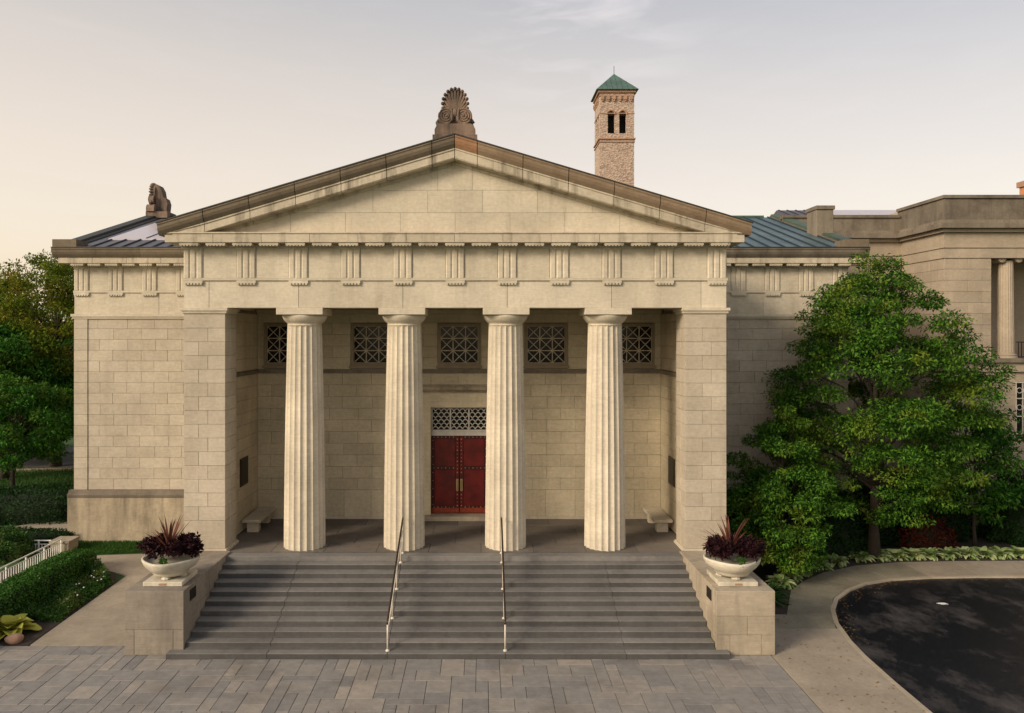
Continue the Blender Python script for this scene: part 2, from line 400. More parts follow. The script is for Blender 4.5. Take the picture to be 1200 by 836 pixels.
def wall_parts(rects, y, depth, mat, parent, visible=lambda r: True, name='stone_block'):
    rest = MB(); nrest = 0
    for (a, b, za, zb) in rects:
        d = rnd.choice((0, 0, .002, .004))
        if visible((a, b, za, zb)): block(name, a+J, b-J, y+d, y+depth, za+J, zb-J, mat, parent)
        else: rest.cbox(a+J, b-J, y+d, y+depth, za+J, zb-J, .007); nrest += 1
    if nrest: rest.build('hidden_stonework', mat, parent, kind='stuff')
def side_wall(rects, x, sx, depth, mat, parent, name='side_stonework'):       # stones facing +-x, joined
    mb = MB()
    for (a, b, za, zb) in rects:
        x0, x1 = sorted((x, x-sx*depth)); mb.cbox(x0, x1, a+J, b-J, za+J, zb-J, .007)
    return mb.build(name, mat, parent, kind='stuff')

# ------------------------------------------------------------------ ground
def gh(x, y):
    return -1.65 + (.022*(min(y, 8)+3.2) if y > -3.2 else 0) if x < 0 else -1.65
def sheet(name, poly, mat, dz=0, parent=None, thick=0, kind='structure', c=None):
    bm = bmesh.new(); vs = [bm.verts.new((x, y, 0)) for x, y in poly]; bm.faces.new(vs)
    for co, no in (((0, -3.2, 0), (0, 1, 0)), ((0, 8, 0), (0, 1, 0)), ((0, 0, 0), (1, 0, 0))):
        bmesh.ops.bisect_plane(bm, geom=bm.verts[:]+bm.edges[:]+bm.faces[:], plane_co=co, plane_no=no)
    bmesh.ops.triangulate(bm, faces=bm.faces[:])
    for v in bm.verts: v.co.z = gh(v.co.x+ (-.001 if v.co.x <= 0 else 0), v.co.y)+dz
    bmesh.ops.recalc_face_normals(bm, faces=bm.faces[:])
    for f in bm.faces:
        if f.normal.z < 0: f.normal_flip()
    if thick:
        r = bmesh.ops.extrude_face_region(bm, geom=bm.faces[:])
        for g in r['geom']:
            if isinstance(g, bmesh.types.BMVert): g.co.z += 0
        top = [g for g in r['geom'] if isinstance(g, bmesh.types.BMVert)]
        for v in bm.verts:
            if v not in top: v.co.z -= thick
        bmesh.ops.recalc_face_normals(bm, faces=bm.faces[:])
    me = bpy.data.meshes.new(name); bm.to_mesh(me); bm.free(); me.materials.append(mat)
    o = link(bpy.data.objects.new(name, me), parent)
    if kind: o['kind'] = kind
    return o
def arc(cx, cy, r, a0, a1, n=10): return [(cx+r*math.cos(R(a0+(a1-a0)*i/n)), cy+r*math.sin(R(a0+(a1-a0)*i/n))) for i in range(n+1)]

bmg = MB(); S = 1500
for (xa, xb, fl) in ((-S, 0, 1), (0, S, 0)):
    ys = (-S, -3.2, 8, S)
    for ya, yb in zip(ys[:-1], ys[1:]):
        z = lambda y: (-1.70 + (.022*(min(y, 8)+3.2) if y > -3.2 else 0)) if fl else -1.70
        bmg.face([(xa, ya, z(ya)), (xb, ya, z(ya)), (xb, yb, z(yb)), (xa, yb, z(yb))])
g = bmg.build('ground', M['lawn']); g['kind'] = 'structure'

# plaza of random-sized rectangular pavers
plaza = empty('plaza', (0, -8, -1.65)); plaza['kind'] = 'structure'
MB().box(-16, 8.5, -14, -3.2, -1.72, -1.672).build('paving_bed', M['paver_grout'], plaza)['kind'] = 'structure'
U = .30; X0 = 8.5; Y0 = -3.22
nx, ny = 82, 36; grid = np.zeros((nx, ny), bool); rest = MB()
shapes = [(2, 2)]*9+[(2, 1)]*4+[(1, 2)]*2+[(3, 1)]*5+[(1, 3)]*2+[(2, 3)]*3+[(3, 2)]*5+[(4, 1)]*2
prnd = random.Random(12)
for j in range(ny):
    for i in range(nx):
        if grid[i, j]: continue
        for _ in range(14):
            a, b = prnd.choice(shapes)
            if i+a <= nx and j+b <= ny and not grid[i:i+a, j:j+b].any(): break
        else: a = b = 1
        grid[i:i+a, j:j+b] = True
        x1, y1 = X0-i*U, Y0-j*U; x0, y0 = x1-a*U, y1-b*U
        if y0 > -3.84 and x0 > -8.6 and x1 < 8.6: continue          # under the steps and cheek walls
        if y0 > -4.1 and x0 > -7.42 and x1 < 7.34: continue
        top = -1.65-prnd.choice((0, .002, .004, .006)); g_ = .006
        px = 565+(x0-.85)*888/(23.9+y0); py = 394+888*8.45/(23.9+y1)
        if x1 > -11.8 and y1 > -7.2: block('paving_stone', x0+g_, x1-g_, y0+g_, y1-g_, top-.04, top, M['paver'], plaza, .005)
        else: rest.cbox(x0+g_, x1-g_, y0+g_, y1-g_, top-.04, top, .005)
rest.build('far_paving', M['paver'], plaza, kind='stuff')

# concrete walk on the left, with joints
walk = empty('garden_walk', (-10, 0, -1.6)); walk['kind'] = 'structure'
ysl = [-3.2, -1.45, .45, 2.5, 5.0]
for a, b in zip(ysl[:-1], ysl[1:]):
    left = -11.55 if b < 3 else -14.2
    p = [(-11.5, a+.01), (-8.63, a+.01), (-8.63, b-.01), (-11.5, b-.01)]
    if b > 3: p = [(-11.55, a+.01), (-8.63, a+.01), (-8.63, 5.3), (-14.3, 4.6), (-14.3, 3.9)]
    elif b > 2: p = [(-11.5, a+.01), (-8.63, a+.01), (-8.63, b-.01), (-11.5, b-.01)]
    sheet('walk_slab', p, M['concrete'], .004, walk, .05)
sheet('garden_walk_branch', [(-19.5, 8.4), (-16.0, 6.6), (-16.0, 9.6), (-18, 10.6)], M['concrete'], .004)
# sidewalk on the right and the kerb of the drive
side = empty('sidewalk', (10, -2, -1.65)); side['kind'] = 'structure'
inner = [(10.95, -14), (10.95, -7), (10.95, -5.4), (11.0, -3.9), (11.1, -2.9), (11.35, -1.6), (11.75, -.5), (12.3, .45), (13.1, 1.3), (14.0, 1.95), (15.1, 2.38), (16.6, 2.62), (18.4, 2.7), (21, 2.7), (34, 2.6)]
outer = [(10.1, -.9), (11.1, 1.25), (11.9, 2.2), (12.9, 3.1), (14.0, 3.75), (15.3, 4.2), (16.8, 4.45), (18.4, 4.55), (21, 4.6), (34, 4.6)]
for ya, yb in ((-14, -11), (-11, -8.5), (-8.5, -6.1), (-6.1, -3.9), (-3.9, -2.0)):
    xi = lambda y: np.interp(y, [p[1] for p in inner[:9]], [p[0] for p in inner[:9]])
    ys_ = [ya+.008]+[p[1] for p in inner if ya < p[1] < yb]+[yb-.008]
    sheet('walk_slab', [(8.52, ya+.008)]+[(xi(y)-.13, y) for y in ys_]+[(8.52 if yb < -3 else 8.62, yb-.008)]+([(8.62, -3.83), (8.52, -3.85)] if yb > -3 else []), M['concrete'], .0, side, .06)
sheet('mossy_slab', [(8.62, -1.992), (11.08, -1.992), (11.22, -1.6), (11.62, -.5), (10.1, -.9), (8.62, -.9)], M['concrete_old'], .0, side, .06)
out_x = [p[0] for p in outer]; out_y = [p[1] for p in outer]
ip = [(11.62, -.5), (12.18, .55), (13.02, 1.41), (13.94, 2.07), (15.06, 2.51), (16.6, 2.75), (18.4, 2.83), (21, 2.83), (27, 2.8)]
op = [(10.1, -.9), (11.1, 1.25), (11.9, 2.2), (13.0, 3.15), (14.6, 4.0), (16.5, 4.43), (18.5, 4.55), (21, 4.6), (27, 4.6)]
for k in range(len(ip)-1):
    a, b, c_, d = ip[k], ip[k+1], op[k+1], op[k]
    sh = lambda p, q, t: (p[0]+(q[0]-p[0])*t, p[1]+(q[1]-p[1])*t)
    sheet('walk_slab', [sh(a, b, .008), sh(a, b, .992), sh(d, c_, .994), sh(d, c_, .006)], M['concrete_old'] if k < 5 else M['concrete'], .0, side, .06)
kb = MB()
for k in range(len(inner)-1):
    a, b = Vector(inner[k]), Vector(inner[k+1])
    def nrm(i):
        p = Vector(inner[max(i-1, 0)]); q = Vector(inner[min(i+1, len(inner)-1)]); d = (q-p).normalized(); return Vector((-d.y, d.x))
    na, nb = nrm(k), nrm(k+1)
    poly = [tuple(a), tuple(b), tuple(b+nb*.13), tuple(a+na*.13)]
    kb.prism_xy(poly, -1.80, -1.645)
k_ = kb.build('kerb', M['kerb']); k_['kind'] = 'structure'
sheet('driveway', inner[:]+[(34, -14)], M['asphalt'], -.045)
pap = MB().prism_xy([(15.45+u*.17, .15+v*.11-.02*u) for u, v in ((-1, 0), (-.2, -.9), (.9, -.5), (.7, .6), (-.3, .5))], -1.688, -1.682); tag(pap.build('paper_scrap', M['flower']), 'small white scrap of paper lying on the black drive', 'paper')
sheet('flower_bed', [(8.63, -.88)]+outer+[(34, 9.9), (16.2, 9.9), (16.2, 6.35), (8.63, 6.35)], M['soil'], -.01)
sheet('left_flower_bed', [(-16, -3.2), (-11.56, -3.2), (-11.56, 1.9), (-12.4, 3.2), (-14.0, 3.4), (-16, 3.3)], M['soil'], -.006)
sheet('road', [(-60, 36), (-20, 31), (-14, 32), (-14, 24.5), (-19, 23.5), (-60, 18)], M['road'], -.02)
kb = MB(); kb.prism_xy([(-60, 17.8), (-19, 23.3), (-14, 24.3), (-14, 24.5), (-19, 23.5), (-60, 18)], -1.5, -1.3)
kb.build('road_kerb', M['kerb'])['kind'] = 'structure'
kb = MB(); kb.prism_xy([(-30, 9.5), (-16.4, 14.8), (-16.4, 15.3), (-30, 10.1)], -1.5, -1.2)
kb.build('garden_path_edge', M['concrete_old'])['kind'] = 'structure'

# ------------------------------------------------------------------ the museum
W = 8.56; PI_ = 7.25; BY = 4.3; YW = 6.7
mus = empty('museum_building', (0, 8, -1.65))
tag(mus, 'limestone Greek temple front museum with four fluted columns, pediment and side wings', 'museum')
def part(name): # a grouping part at its own place
    return empty(name, WORLD[mus.name], mus)
ZS = [0.0, 1.08]+[1.08+.433*k for k in range(1, 15)]+[7.50]
ZP = [0.09, .98]+[.98+.4335*k for k in range(1, 15)]+[7.50]
# solid masses behind the stonework
core = MB()
core.box(-15.55, -8.0, YW+.04, 23, -1.7, 9.62); core.box(8.0, 15.55, YW+.04, 23, -1.7, 9.62); core.box(-7.9, 7.9, YW+1.6, 23, -1.7, 9.62)
for s in (-1, 1):
    a, b = sorted((s*(PI_+.04), s*(W-.04))); core.box(a, b, .04, 1.06, -.1, 7.68)
    a, b = sorted((s*7.55, s*(W-.04))); core.box(a, b, 1.0, YW+.1, -1.7, 7.68)
wins = [-6.47+k*3.235 for k in range(5)]
ws, wz0, wz1 = .80, 5.70, 7.27
# back wall backing with holes for door and windows
y0, y1 = BY+.03, BY+.5
core.box(-7.6, -1.27, y0, y1, -.1, 5.6); core.box(1.27, 7.6, y0, y1, -.1, 5.6); core.box(-1.27, 1.27, y0, y1, 4.35, 5.6)
xe = [-7.6]+sum([[c-ws, c+ws] for c in wins], [])+[7.6]
for k in range(0, len(xe), 2): core.box(xe[k], xe[k+1], y0, y1, 5.602, 8.6)
for c in wins: core.box(c-ws+.001, c+ws-.001, y0, y1, wz1+.02, 8.6)
core.build('wall_core', M['joint'], mus)
MB().box(-7.5, 7.5, BY+1.2, BY+1.25, -.1, 8.6).build('dark_interior', M['void'], mus)
for s in (-1, 1):
    # piers at both ends of the portico
    pr = part('pier')
    for i in range(len(ZP)-1):
        za, zb = ZP[i], ZP[i+1]
        if i == 0: cuts = [PI_, W]
        elif i == len(ZP)-2: cuts = [PI_, W]
        else: cuts = [PI_, PI_+(.66 if i % 2 else .62) + (.18 if i % 2 else -.0), W] if i % 2 else [PI_, PI_+.55, W]
        for a, b in zip(cuts[:-1], cuts[1:]):
            xa, xb = sorted((s*a, s*b)); block('stone_block', xa+J, xb-J, 0+rnd.choice((0, .002, .004)), .5, za+J, zb-J, M['wall'], pr)
    side_wall(course_rects(.51, 1.08, ZP, 1.1), s*PI_, -s, .3, M['wall'], pr)
    xa, xb = sorted((s*(PI_-.07), s*(W+.07)))
    MB().box(xa, xb, -.07, 1.13, 0, .05).box(*sorted((s*(PI_-.045), s*(W+.045))), -.045, 1.11, .05, .09).build('pier_base', M['warm'], pr)
    xa, xb = sorted((s*(PI_-.09), s*(W+.09)))
    c = MB().box(xa, xb, -.09, 1.15, 7.60, 7.69); c.box(*sorted((s*(PI_-.05), s*(W+.05))), -.05, 1.11, 7.53, 7.60)
    c.box(*sorted((s*(PI_-.02), s*(W+.02))), -.02, 1.09, 7.50, 7.53).build('pier_capital', M['warm'], pr)
    # side walls of the portico
    sw = part('portico_side_wall')
    side_wall(course_rects(1.09, BY, ZS[:12], 1.1), s*7.5, -s, .06, M['back'], sw)
    side_wall(course_rects(1.09, BY, [5.56, 6.0, 6.45, 6.9, 7.3, 7.6], 1.1), s*7.5, -s, .06, M['back'], sw)
    MB().box(*sorted((s*7.44, s*7.56)), 1.09, BY, 5.42, 5.55).build('string_course', M['dark_stone'], sw)
    side_wall(course_rects(.52, YW, [-1.65, -1.2, -.8, -.4]+ZP, 1.1), s*W, s, .04, M['wall'], sw, 'outer_stonework')
# portico back wall
bw = part('portico_back_wall')
zcs = [0.0, 1.08]+[1.08+.434*k for k in range(1, 11)]
rc = course_rects(-7.5, 7.5, zcs, 1.08, [(-1.62, 1.62, -1, 5.0)], jitter=.04)
def bvis(r):
    u = (r[0]+r[1])/2; px = 565+(u-.85)*888/28.2
    for cx in (-4.93, -1.645, 1.645, 4.93):
        pc = 565+(cx-.85)*888/24.55
        if abs(px-pc) < 14: return False
    return True
wall_parts(rc, BY, .03, M['back'], bw, bvis)
ups = [5.56, 6.0, 6.43, 6.86, 7.29, 7.62]
wall_parts(course_rects(-7.5, 7.5, ups, 1.35, [(c-ws-.001, c+ws+.001, wz0, wz1) for c in wins]), BY, .03, M['back'], bw, lambda r: False)
MB().box(-7.44, 7.44, BY-.07, BY+.03, 5.42, 5.55).build('string_course', M['dark_stone'], bw)
MB().box(-7.5, 7.5, BY-.08, BY+.03, 7.62, 7.70).box(-7.5, 7.5, BY-.14, BY+.03, 7.70, 7.78).build('crown_moulding', M['back'], bw)
MB().box(-7.5, 7.5, BY-.03, BY+.03, 0, .10).build('base_moulding', M['warm'], bw)
# windows with crossed grilles
for c in wins:
    wd = part('window')
    f = MB(); t = .10
    f.box(c-ws, c-ws+t, BY-.03, BY+.2, wz0, wz1).box(c+ws-t, c+ws, BY-.03, BY+.2, wz0, wz1)
    f.box(c-ws+t, c+ws-t, BY-.03, BY+.2, wz1-t, wz1).box(c-ws+t, c+ws-t, BY-.03, BY+.2, wz0, wz0+t)
    f.box(c-ws-.06, c+ws+.06, BY-.06, BY+.03, wz0-.09, wz0)
    f.build('window_frame', M['frame'], wd)
    a0, a1, b0, b1 = c-ws+t, c+ws-t, wz0+t, wz1-t
    cw, ch = (a1-a0)/3, (b1-b0)/3; g_ = MB(); br = .018
    yb = BY+.07
    for k in (0, 1, 2, 3):
        q = br*(1.0 if k in (1, 2) else .8)
        g_.box(a0+cw*k-q, a0+cw*k+q, yb-.02, yb+.02, b0, b1); g_.box(a0, a1, yb-.024, yb+.024, b0+ch*k-q, b0+ch*k+q)
    for i in range(3):
        for j in range(3):
            for sg in (-1, 1):
                x_, z_ = a0+cw*(i+.5), b0+ch*(j+.5); L = math.hypot(cw, ch)/2
                st = len(g_.v); g_.box(-L, L, yb-.015-.002*sg, yb+.015-.002*sg, -.014, .014)
                g_.xform(Matrix.Translation((x_, 0, z_)) @ Matrix.Rotation(-sg*math.atan2(ch, cw), 4, 'Y'), st)
    for i in (1, 2):
        for j in (1, 2):
            st = len(g_.v); g_.lathe([(.055, -.03), (.055, .02), (.03, .035)], n=10); g_.xform(Matrix.Translation((a0+cw*i, yb, b0+ch*j)) @ Matrix.Rotation(R(90), 4, 'X'), st)
    g_.build('window_grille', M['bars'], wd)
    for i in range(3):
        for j in range(3):
            block('pane', a0+cw*i+.005, a0+cw*(i+1)-.005, BY+.13, BY+.145, b0+ch*j+.005, b0+ch*(j+1)-.005, M['glass'], wd, .002)
# door with surround, hood and pierced transom
ds = part('door_surround')
m = MB()
for s in (-1, 1):
    m.box(*sorted((s*1.06, s*1.26)), BY-.05, BY+.35, 0.16, 4.15); m.box(*sorted((s*1.26, s*1.62)), BY-.02, BY+.03, 0.16, 4.36)
m.box(-1.26, 1.26, BY-.05, BY+.35, 4.152, 4.36); m.build('door_jamb', M['back'], ds)
MB().box(-1.62, 1.62, BY-.03, BY+.03, 4.36, 4.72).build('door_lintel', M['back'], ds)
MB().box(-1.72, 1.72, BY-.12, BY+.03, 4.72, 4.80).box(-1.80, 1.80, BY-.24, BY+.03, 4.80, 4.93).box(-1.75, 1.75, BY-.15, BY+.03, 4.93, 4.99).build('door_hood', M['plinth'], ds)
MB().box(-1.5, 1.5, BY-.36, BY+.4, 0, .16).build('door_sill', M['cheek'], ds)
tr = part('transom')
m = MB()
m.box(-1.05, 1.05, BY+.10, BY+.22, 3.08, 3.29).box(-1.05, 1.05, BY+.08, BY+.22, 3.25, 3.30)
for x in (-1.05, -.36, .33, 1.0): m.box(x, x+.05, BY+.10, BY+.2, 3.30, 4.13)
m.box(-1.05, 1.05, BY+.10, BY+.2, 4.10, 4.15); m.build('transom_frame', M['lattice'], tr)
lt = MB()
def ring(mb, cx, cz, r0, r1, a0, a1, y0_, y1_, n=6):
    for k in range(n):
        t0, t1 = R(a0+(a1-a0)*k/n), R(a0+(a1-a0)*(k+1)/n)
        mb.prism_xz([(cx+r0*math.cos(t0), cz+r0*math.sin(t0)), (cx+r1*math.cos(t0), cz+r1*math.sin(t0)), (cx+r1*math.cos(t1), cz+r1*math.sin(t1)), (cx+r0*math.cos(t1), cz+r0*math.sin(t1))], y0_, y1_)
pw = .64
for p_ in range(3):
    xs = -1.0+p_*.69; cwd = pw/3
    for r_ in range(6):
        for c_ in range(5):
            cx = xs+c_*cwd+(cwd/2 if r_ % 2 == 0 else 0)
            if cx > xs+pw+.01 or cx < xs-.01: continue
            cz = 3.32+r_*.132; a0_ = 0 if cx < xs+pw-.05 else 90; a1_ = 180 if cx > xs+.05 else 90
            ring(lt, cx, cz, .082, .112, a0_, a1_, BY+.13, BY+.155, 5)
lt.build('lattice', M['lattice'], tr)['kind'] = 'stuff'
MB().box(-1.04, 1.04, BY+.2, BY+.21, 3.30, 4.12).build('pane', M['glass'], tr)
for s in (-1, 1):
    dl = part('door')
    xa, xb = sorted((s*.01, s*1.05)); yd = BY+.14
    MB().box(xa, xb, yd, yd+.08, .18, 3.08).build('door_leaf', M['door_frame'], dl)
    ia, ib = sorted((s*.15, s*.93))
    for za, zb in ((.44, 1.80), (1.93, 2.96)): block('door_panel', ia, ib, yd-.018, yd, za, zb, M['door'], dl, .015)
    MB().box(*sorted((s*.02, s*.13)), yd-.014, yd, .42, 3.06).build('door_stile', M['door'], dl)
    MB().box(*sorted((s*.02, s*1.03)), yd-.020, yd, .20, .38).build('kick_plate', M['kick'], dl)
    st = MB()
    def stud(x, z, r=.020): st.ball((x, yd-.02, z), (r, .02, r), 6, 4)
    for k in range(19):
        if 4.2 < k < 8.5: continue
        stud(s*.075, .46+k*.138, .026 if k % 3 == 0 else .018)
    for z in (3.02, 1.87, .41):
        for k in range(6): stud(s*(.22+k*.145), z, .026 if k % 2 == 0 else .018)
    for k in range(9): stud(s*.985, .5+k*.3, .018)
    st.build('brass_studs', M['brass'], dl)['kind'] = 'stuff'
    hd = MB(); hd.box(*sorted((s*.035, s*.125)), yd-.03, yd-.012, 1.02, 1.46); hd.tube([(s*.08, yd-.03, 1.08), (s*.08, yd-.09, 1.12), (s*.08, yd-.09, 1.36), (s*.08, yd-.03, 1.40)], .015, 6)
    hd.build('door_handle', M['brass'], dl)
# fluted columns
def fluted(r, t, n=20, depth=.052):
    u = (t*n/(2*math.pi)) % 1.0
    return r-depth*math.sin(math.pi*u)**.8*(r/.66)
CX = (-4.90, -1.675, 1.61, 4.83)
prof = []; Hs = 7.20; r0, r1 = .665, .545
for k in range(15):
    t = k/14; r = r0+(r1-r0)*t+.018*math.sin(math.pi*t)
    prof.append((r, Hs*t))
shaft = MB().lathe(prof, n=160, rf=lambda t, r, z: fluted(r, t))
shaft_me = shaft.mesh('shaft', M['column'])
cap_me = MB().lathe([(.545, 7.13), (.553, 7.135), (.553, 7.15), (.540, 7.155), (.540, 7.20), (.56, 7.21), (.56, 7.225), (.585, 7.235), (.66, 7.32), (.705, 7.40), (.715, 7.44), (.70, 7.475)], n=48).mesh('echinus', M['warm'], True)
for cx in CX:
    cp = part('column'); 
    mesh_obj('shaft', shaft_me, None, cp, (cx, .68, 0)); mesh_obj('echinus', cap_me, None, cp, (cx, .68, 0))
    block('abacus', cx-.735, cx+.735, .68-.735, .68+.735, 7.475, 7.688, M['warm'], cp, .01)
# entablature
XN = (-W, -7.76, -4.935, -1.645, 1.645, 4.935, 7.76, W)
fr = part('front_entablature')
for a, b in zip(XN[:-1], XN[1:]): block('architrave_block', a+.006, b-.006, 0, .65, 7.692, 8.55, M['warm'], fr)
MB().box(-W+.02, W-.02, .66, 1.3, 7.70, 9.6).box(-W+.02, W-.02, .05, .66, 8.551, 9.65).build('beam', M['back'], fr)
MB().box(-W-.03, W+.03, -.05, .05, 8.55, 8.63).build('taenia', M['warm'], fr)
def triglyph_mesh(wd, h):
    d = .06; g = wd/6*.62
    pts = [(-wd/2, .02), (-wd/2, -d+.035), (-wd/2+g*.6, -d)]
    cs = [-wd/6, wd/6]
    for c in cs: pts += [(c-g*.75, -d), (c, -d+.036), (c+g*.75, -d)]
    pts += [(wd/2-g*.6, -d), (wd/2, -d+.035), (wd/2, .02)]
    mb = MB().prism_xy(pts, 0, h-.13); mb.box(-wd/2-.01, wd/2+.01, -d-.012, .02, h-.13, h)
    mb.box(-wd/2-.005, wd/2+.005, -d-.005, -.05, -.17, -.085)
    for k in range(6): x = -wd/2+wd*(k+.5)/6; mb.add([(x-.025, -.075, -.17), (x+.025, -.075, -.17), (x+.033, -.078, -.215), (x-.033, -.078, -.215), (x-.025, -.03, -.17), (x+.025, -.03, -.17), (x+.033, -.03, -.215), (x-.033, -.03, -.215)], [(0, 1, 2, 3), (4, 7, 6, 5), (0, 3, 7, 4), (1, 5, 6, 2), (3, 2, 6, 7)])
    return mb.mesh('triglyph', M['warm'])
TG = triglyph_mesh(.60, 1.02)
def entab(parent, x0, x1, y, tri, mut_from, mut_to, gut=True, metopes=True):
    for x in tri: mesh_obj('triglyph', TG, None, parent, (x, y, 8.63))
    t = sorted(tri)
    if metopes:
        for a, b in zip(t[:-1], t[1:]): block('metope', a+.31, b-.31, y-.012, y+.05, 8.632, 9.62, M['warm'], parent, .006)
tri = [-8.25]+[k*1.645 for k in range(-4, 5)]+[8.25]
entab(fr, -W, W, 0, tri, 0, 0)
def mutules(parent, x0, x1, n, y, wd=.60):
    k = ('mut', wd)
    if k not in BLK:
        mb = MB().box(-wd/2, wd/2, -.17, .17, 0, .075)
        for i in range(6):
            for yy in (-.13,):
                x = -wd/2+wd*(i+.5)/6; mb.box(x-.03, x+.03, yy-.03, yy+.03, -.03, .001)
        BLK[k] = mb.mesh('mutule', M['corona'])
    for i in range(n):
        mesh_obj('mutule', BLK[k], None, parent, (x0+(x1-x0)*i/(n-1), y, 9.625))
mutules(fr, -8.25, 8.25, 21, -.235)
MB().box(-W-.06, W+.06, -.06, .3, 9.58, 9.695).build('bed_moulding', M['warm'], fr)
# horizontal cornice in blocks
def cornice_blocks(parent, x0, x1, yf, yb, z0, z1, n, mat, name='cornice_block'):
    for i in range(n):
        a, b = x0+(x1-x0)*i/n, x0+(x1-x0)*(i+1)/n
        block(name, a+.004, b-.004, yf, yb, z0, z1, mat, parent, .006)
cornice_blocks(fr, -8.98, 8.98, -.44, .1, 9.702, 9.975, 12, M['corona'])
MB().box(-9.0, 9.0, -.47, .02, 9.977, 10.02).build('cornice_fillet', M['corona'], fr)
# pediment
SL = .2975; ZA = 13.0
zl = lambda x: ZA-SL*abs(x)
ped = part('pediment')
MB().prism_xz([(-8.3, 10.02), (8.3, 10.02), (0, zl(0)-.45)], .04, .4).build('tympanum_core', M['joint'], ped)
def clip(poly, f):      # keep where f(p) >= 0, f linear
    out_ = []
    for i in range(len(poly)):
        p, q = poly[i], poly[(i+1) % len(poly)]; fp, fq = f(p), f(q)
        if fp >= 0: out_.append(p)
        if fp*fq < 0: t = fp/(fp-fq); out_.append((p[0]+(q[0]-p[0])*t, p[1]+(q[1]-p[1])*t))
    return out_
zc = [10.02, 10.69, 11.40, 12.10, 12.7]; bwid = 1.73
for i in range(4):
    off = 0 if i % 2 == 0 else bwid/2
    xs_ = [off+k*bwid for k in range(-6, 6)]
    if i == 2: xs_ = [-3.1, -.55, .55, 3.1]
    if i == 3: xs_ = [-1.5, 0, 1.5]
    for a, b in zip(xs_[:-1], xs_[1:]):
        po = [(a+J, zc[i]+J), (b-J, zc[i]+J), (b-J, zc[i+1]-J), (a+J, zc[i+1]-J)]
        for s in (-1, 1): po = clip(po, lambda p: (zl(0)-.58)-s*SL*p[0]-p[1])
        if len(po) >= 3 and max(p[1] for p in po)-min(p[1] for p in po) > .06:
            MB().prism_xz(po, rnd.choice((0, .003)), .05).build('tympanum_block', M['warm'], ped)
def rake_block(prof, x0, x1, parent, name, mat, zmin=None):
    vs = []; n = len(prof)
    for x in (x0, x1):
        for (p, h) in prof:
            z = zl(x)+h
            if zmin is not None: z = max(z, zmin)
            vs.append((x, -p, z))
    MB().add(vs, [tuple(range(n)), tuple(range(2*n-1, n-1, -1))]+[(i, i+n, (i+1) % n+n, (i+1) % n) for i in range(n)]).build(name, mat, parent)
sima_p = [(.60, 0), (.615, -.05), (.59, -.09), (.585, -.17), (.55, -.26), (.50, -.33), (.47, -.37), (-.1, -.37), (-.1, 0)]
cor_p = [(.46, -.372), (.46, -.42), (.43, -.43), (.43, -.66), (.40, -.70), (.06, -.70), (.05, -.80), (-.1, -.80), (-.1, -.372)]
nb = 6; 
for s in (-1, 1):
    es = [0.001]+[.70+k*1.41 for k in range(6)]+[9.16]
    for i in range(len(es)-1):
        a, b = es[i], es[i+1]
        xa, xb = sorted((s*(a+.011), s*(b-.011)))
        mt = M['sima_dark'] if s < 0 else (M['sima_orange'] if i == 0 else M['sima_warm'])
        rake_block(sima_p, xa, xb, ped, 'sima_block', mt)
        if a < 8.7:
            b2_ = min(b, 8.74); xa, xb = sorted((s*(a+.009), s*(b2_-.009)))
            rake_block(cor_p, xa, xb, ped, 'raking_cornice_block', M['corona'], 10.022)
    # gutter moulding running back along the portico eaves
    xa, xb = sorted((s*8.75, s*9.16)); MB().box(xa, xb, -.45, YW-.6, 9.93, 10.26).build('eave_sima', M['sima_dark'], ped)
    xa, xb = sorted((s*8.5, s*8.98)); MB().box(xa, xb, .05, YW-.5, 9.70, 9.926).build('eave_cornice', M['corona'], ped)
MB().prism_xz([(-9.19, zl(9.19)+.002), (0, ZA+.002), (9.19, zl(9.19)+.002), (9.19, zl(9.19)+.035), (0, ZA+.04), (-9.19, zl(9.19)+.035)], -.63, 15.2).build('portico_roof', M['gutter'], ped)
MB().box(-W+.02, W-.02, .4, YW, 9.65, 9.95).box(-W+.01, W-.01, 1.31, YW, 8.6, 9.6).box(-W+.015, -7.6, 1.2, YW, 7.70, 8.598).box(7.6, W-.015, 1.2, YW, 7.70, 8.598).build('attic', M['back'], ped)
# portico ceiling and beams
ce = part('portico_ceiling')
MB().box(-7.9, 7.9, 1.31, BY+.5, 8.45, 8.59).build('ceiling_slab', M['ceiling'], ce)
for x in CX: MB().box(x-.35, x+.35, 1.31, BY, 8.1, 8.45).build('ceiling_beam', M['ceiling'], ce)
# portico floor
fl = part('portico_floor')
MB().box(-8.5, 8.5, -.30, BY+.4, -1.6, -.02).build('floor_bed', M['paver_grout'], fl)
yf = [-.12, 1.0, 2.2, 3.3, BY-.01]
for i in range(4):
    n = 9; off = .8*(i % 2)
    xs_ = [-7.48]+[-7.48+off+k*1.66 for k in range(1-(i % 2)*0, 9)]+[7.48]
    for a, b in zip(xs_[:-1], xs_[1:]):
        if b-a > .1: block('floor_slab', a+.006, b-.006, yf[i]+.006, yf[i+1]-.006, -.06, 0, M['porch'], fl, .004)
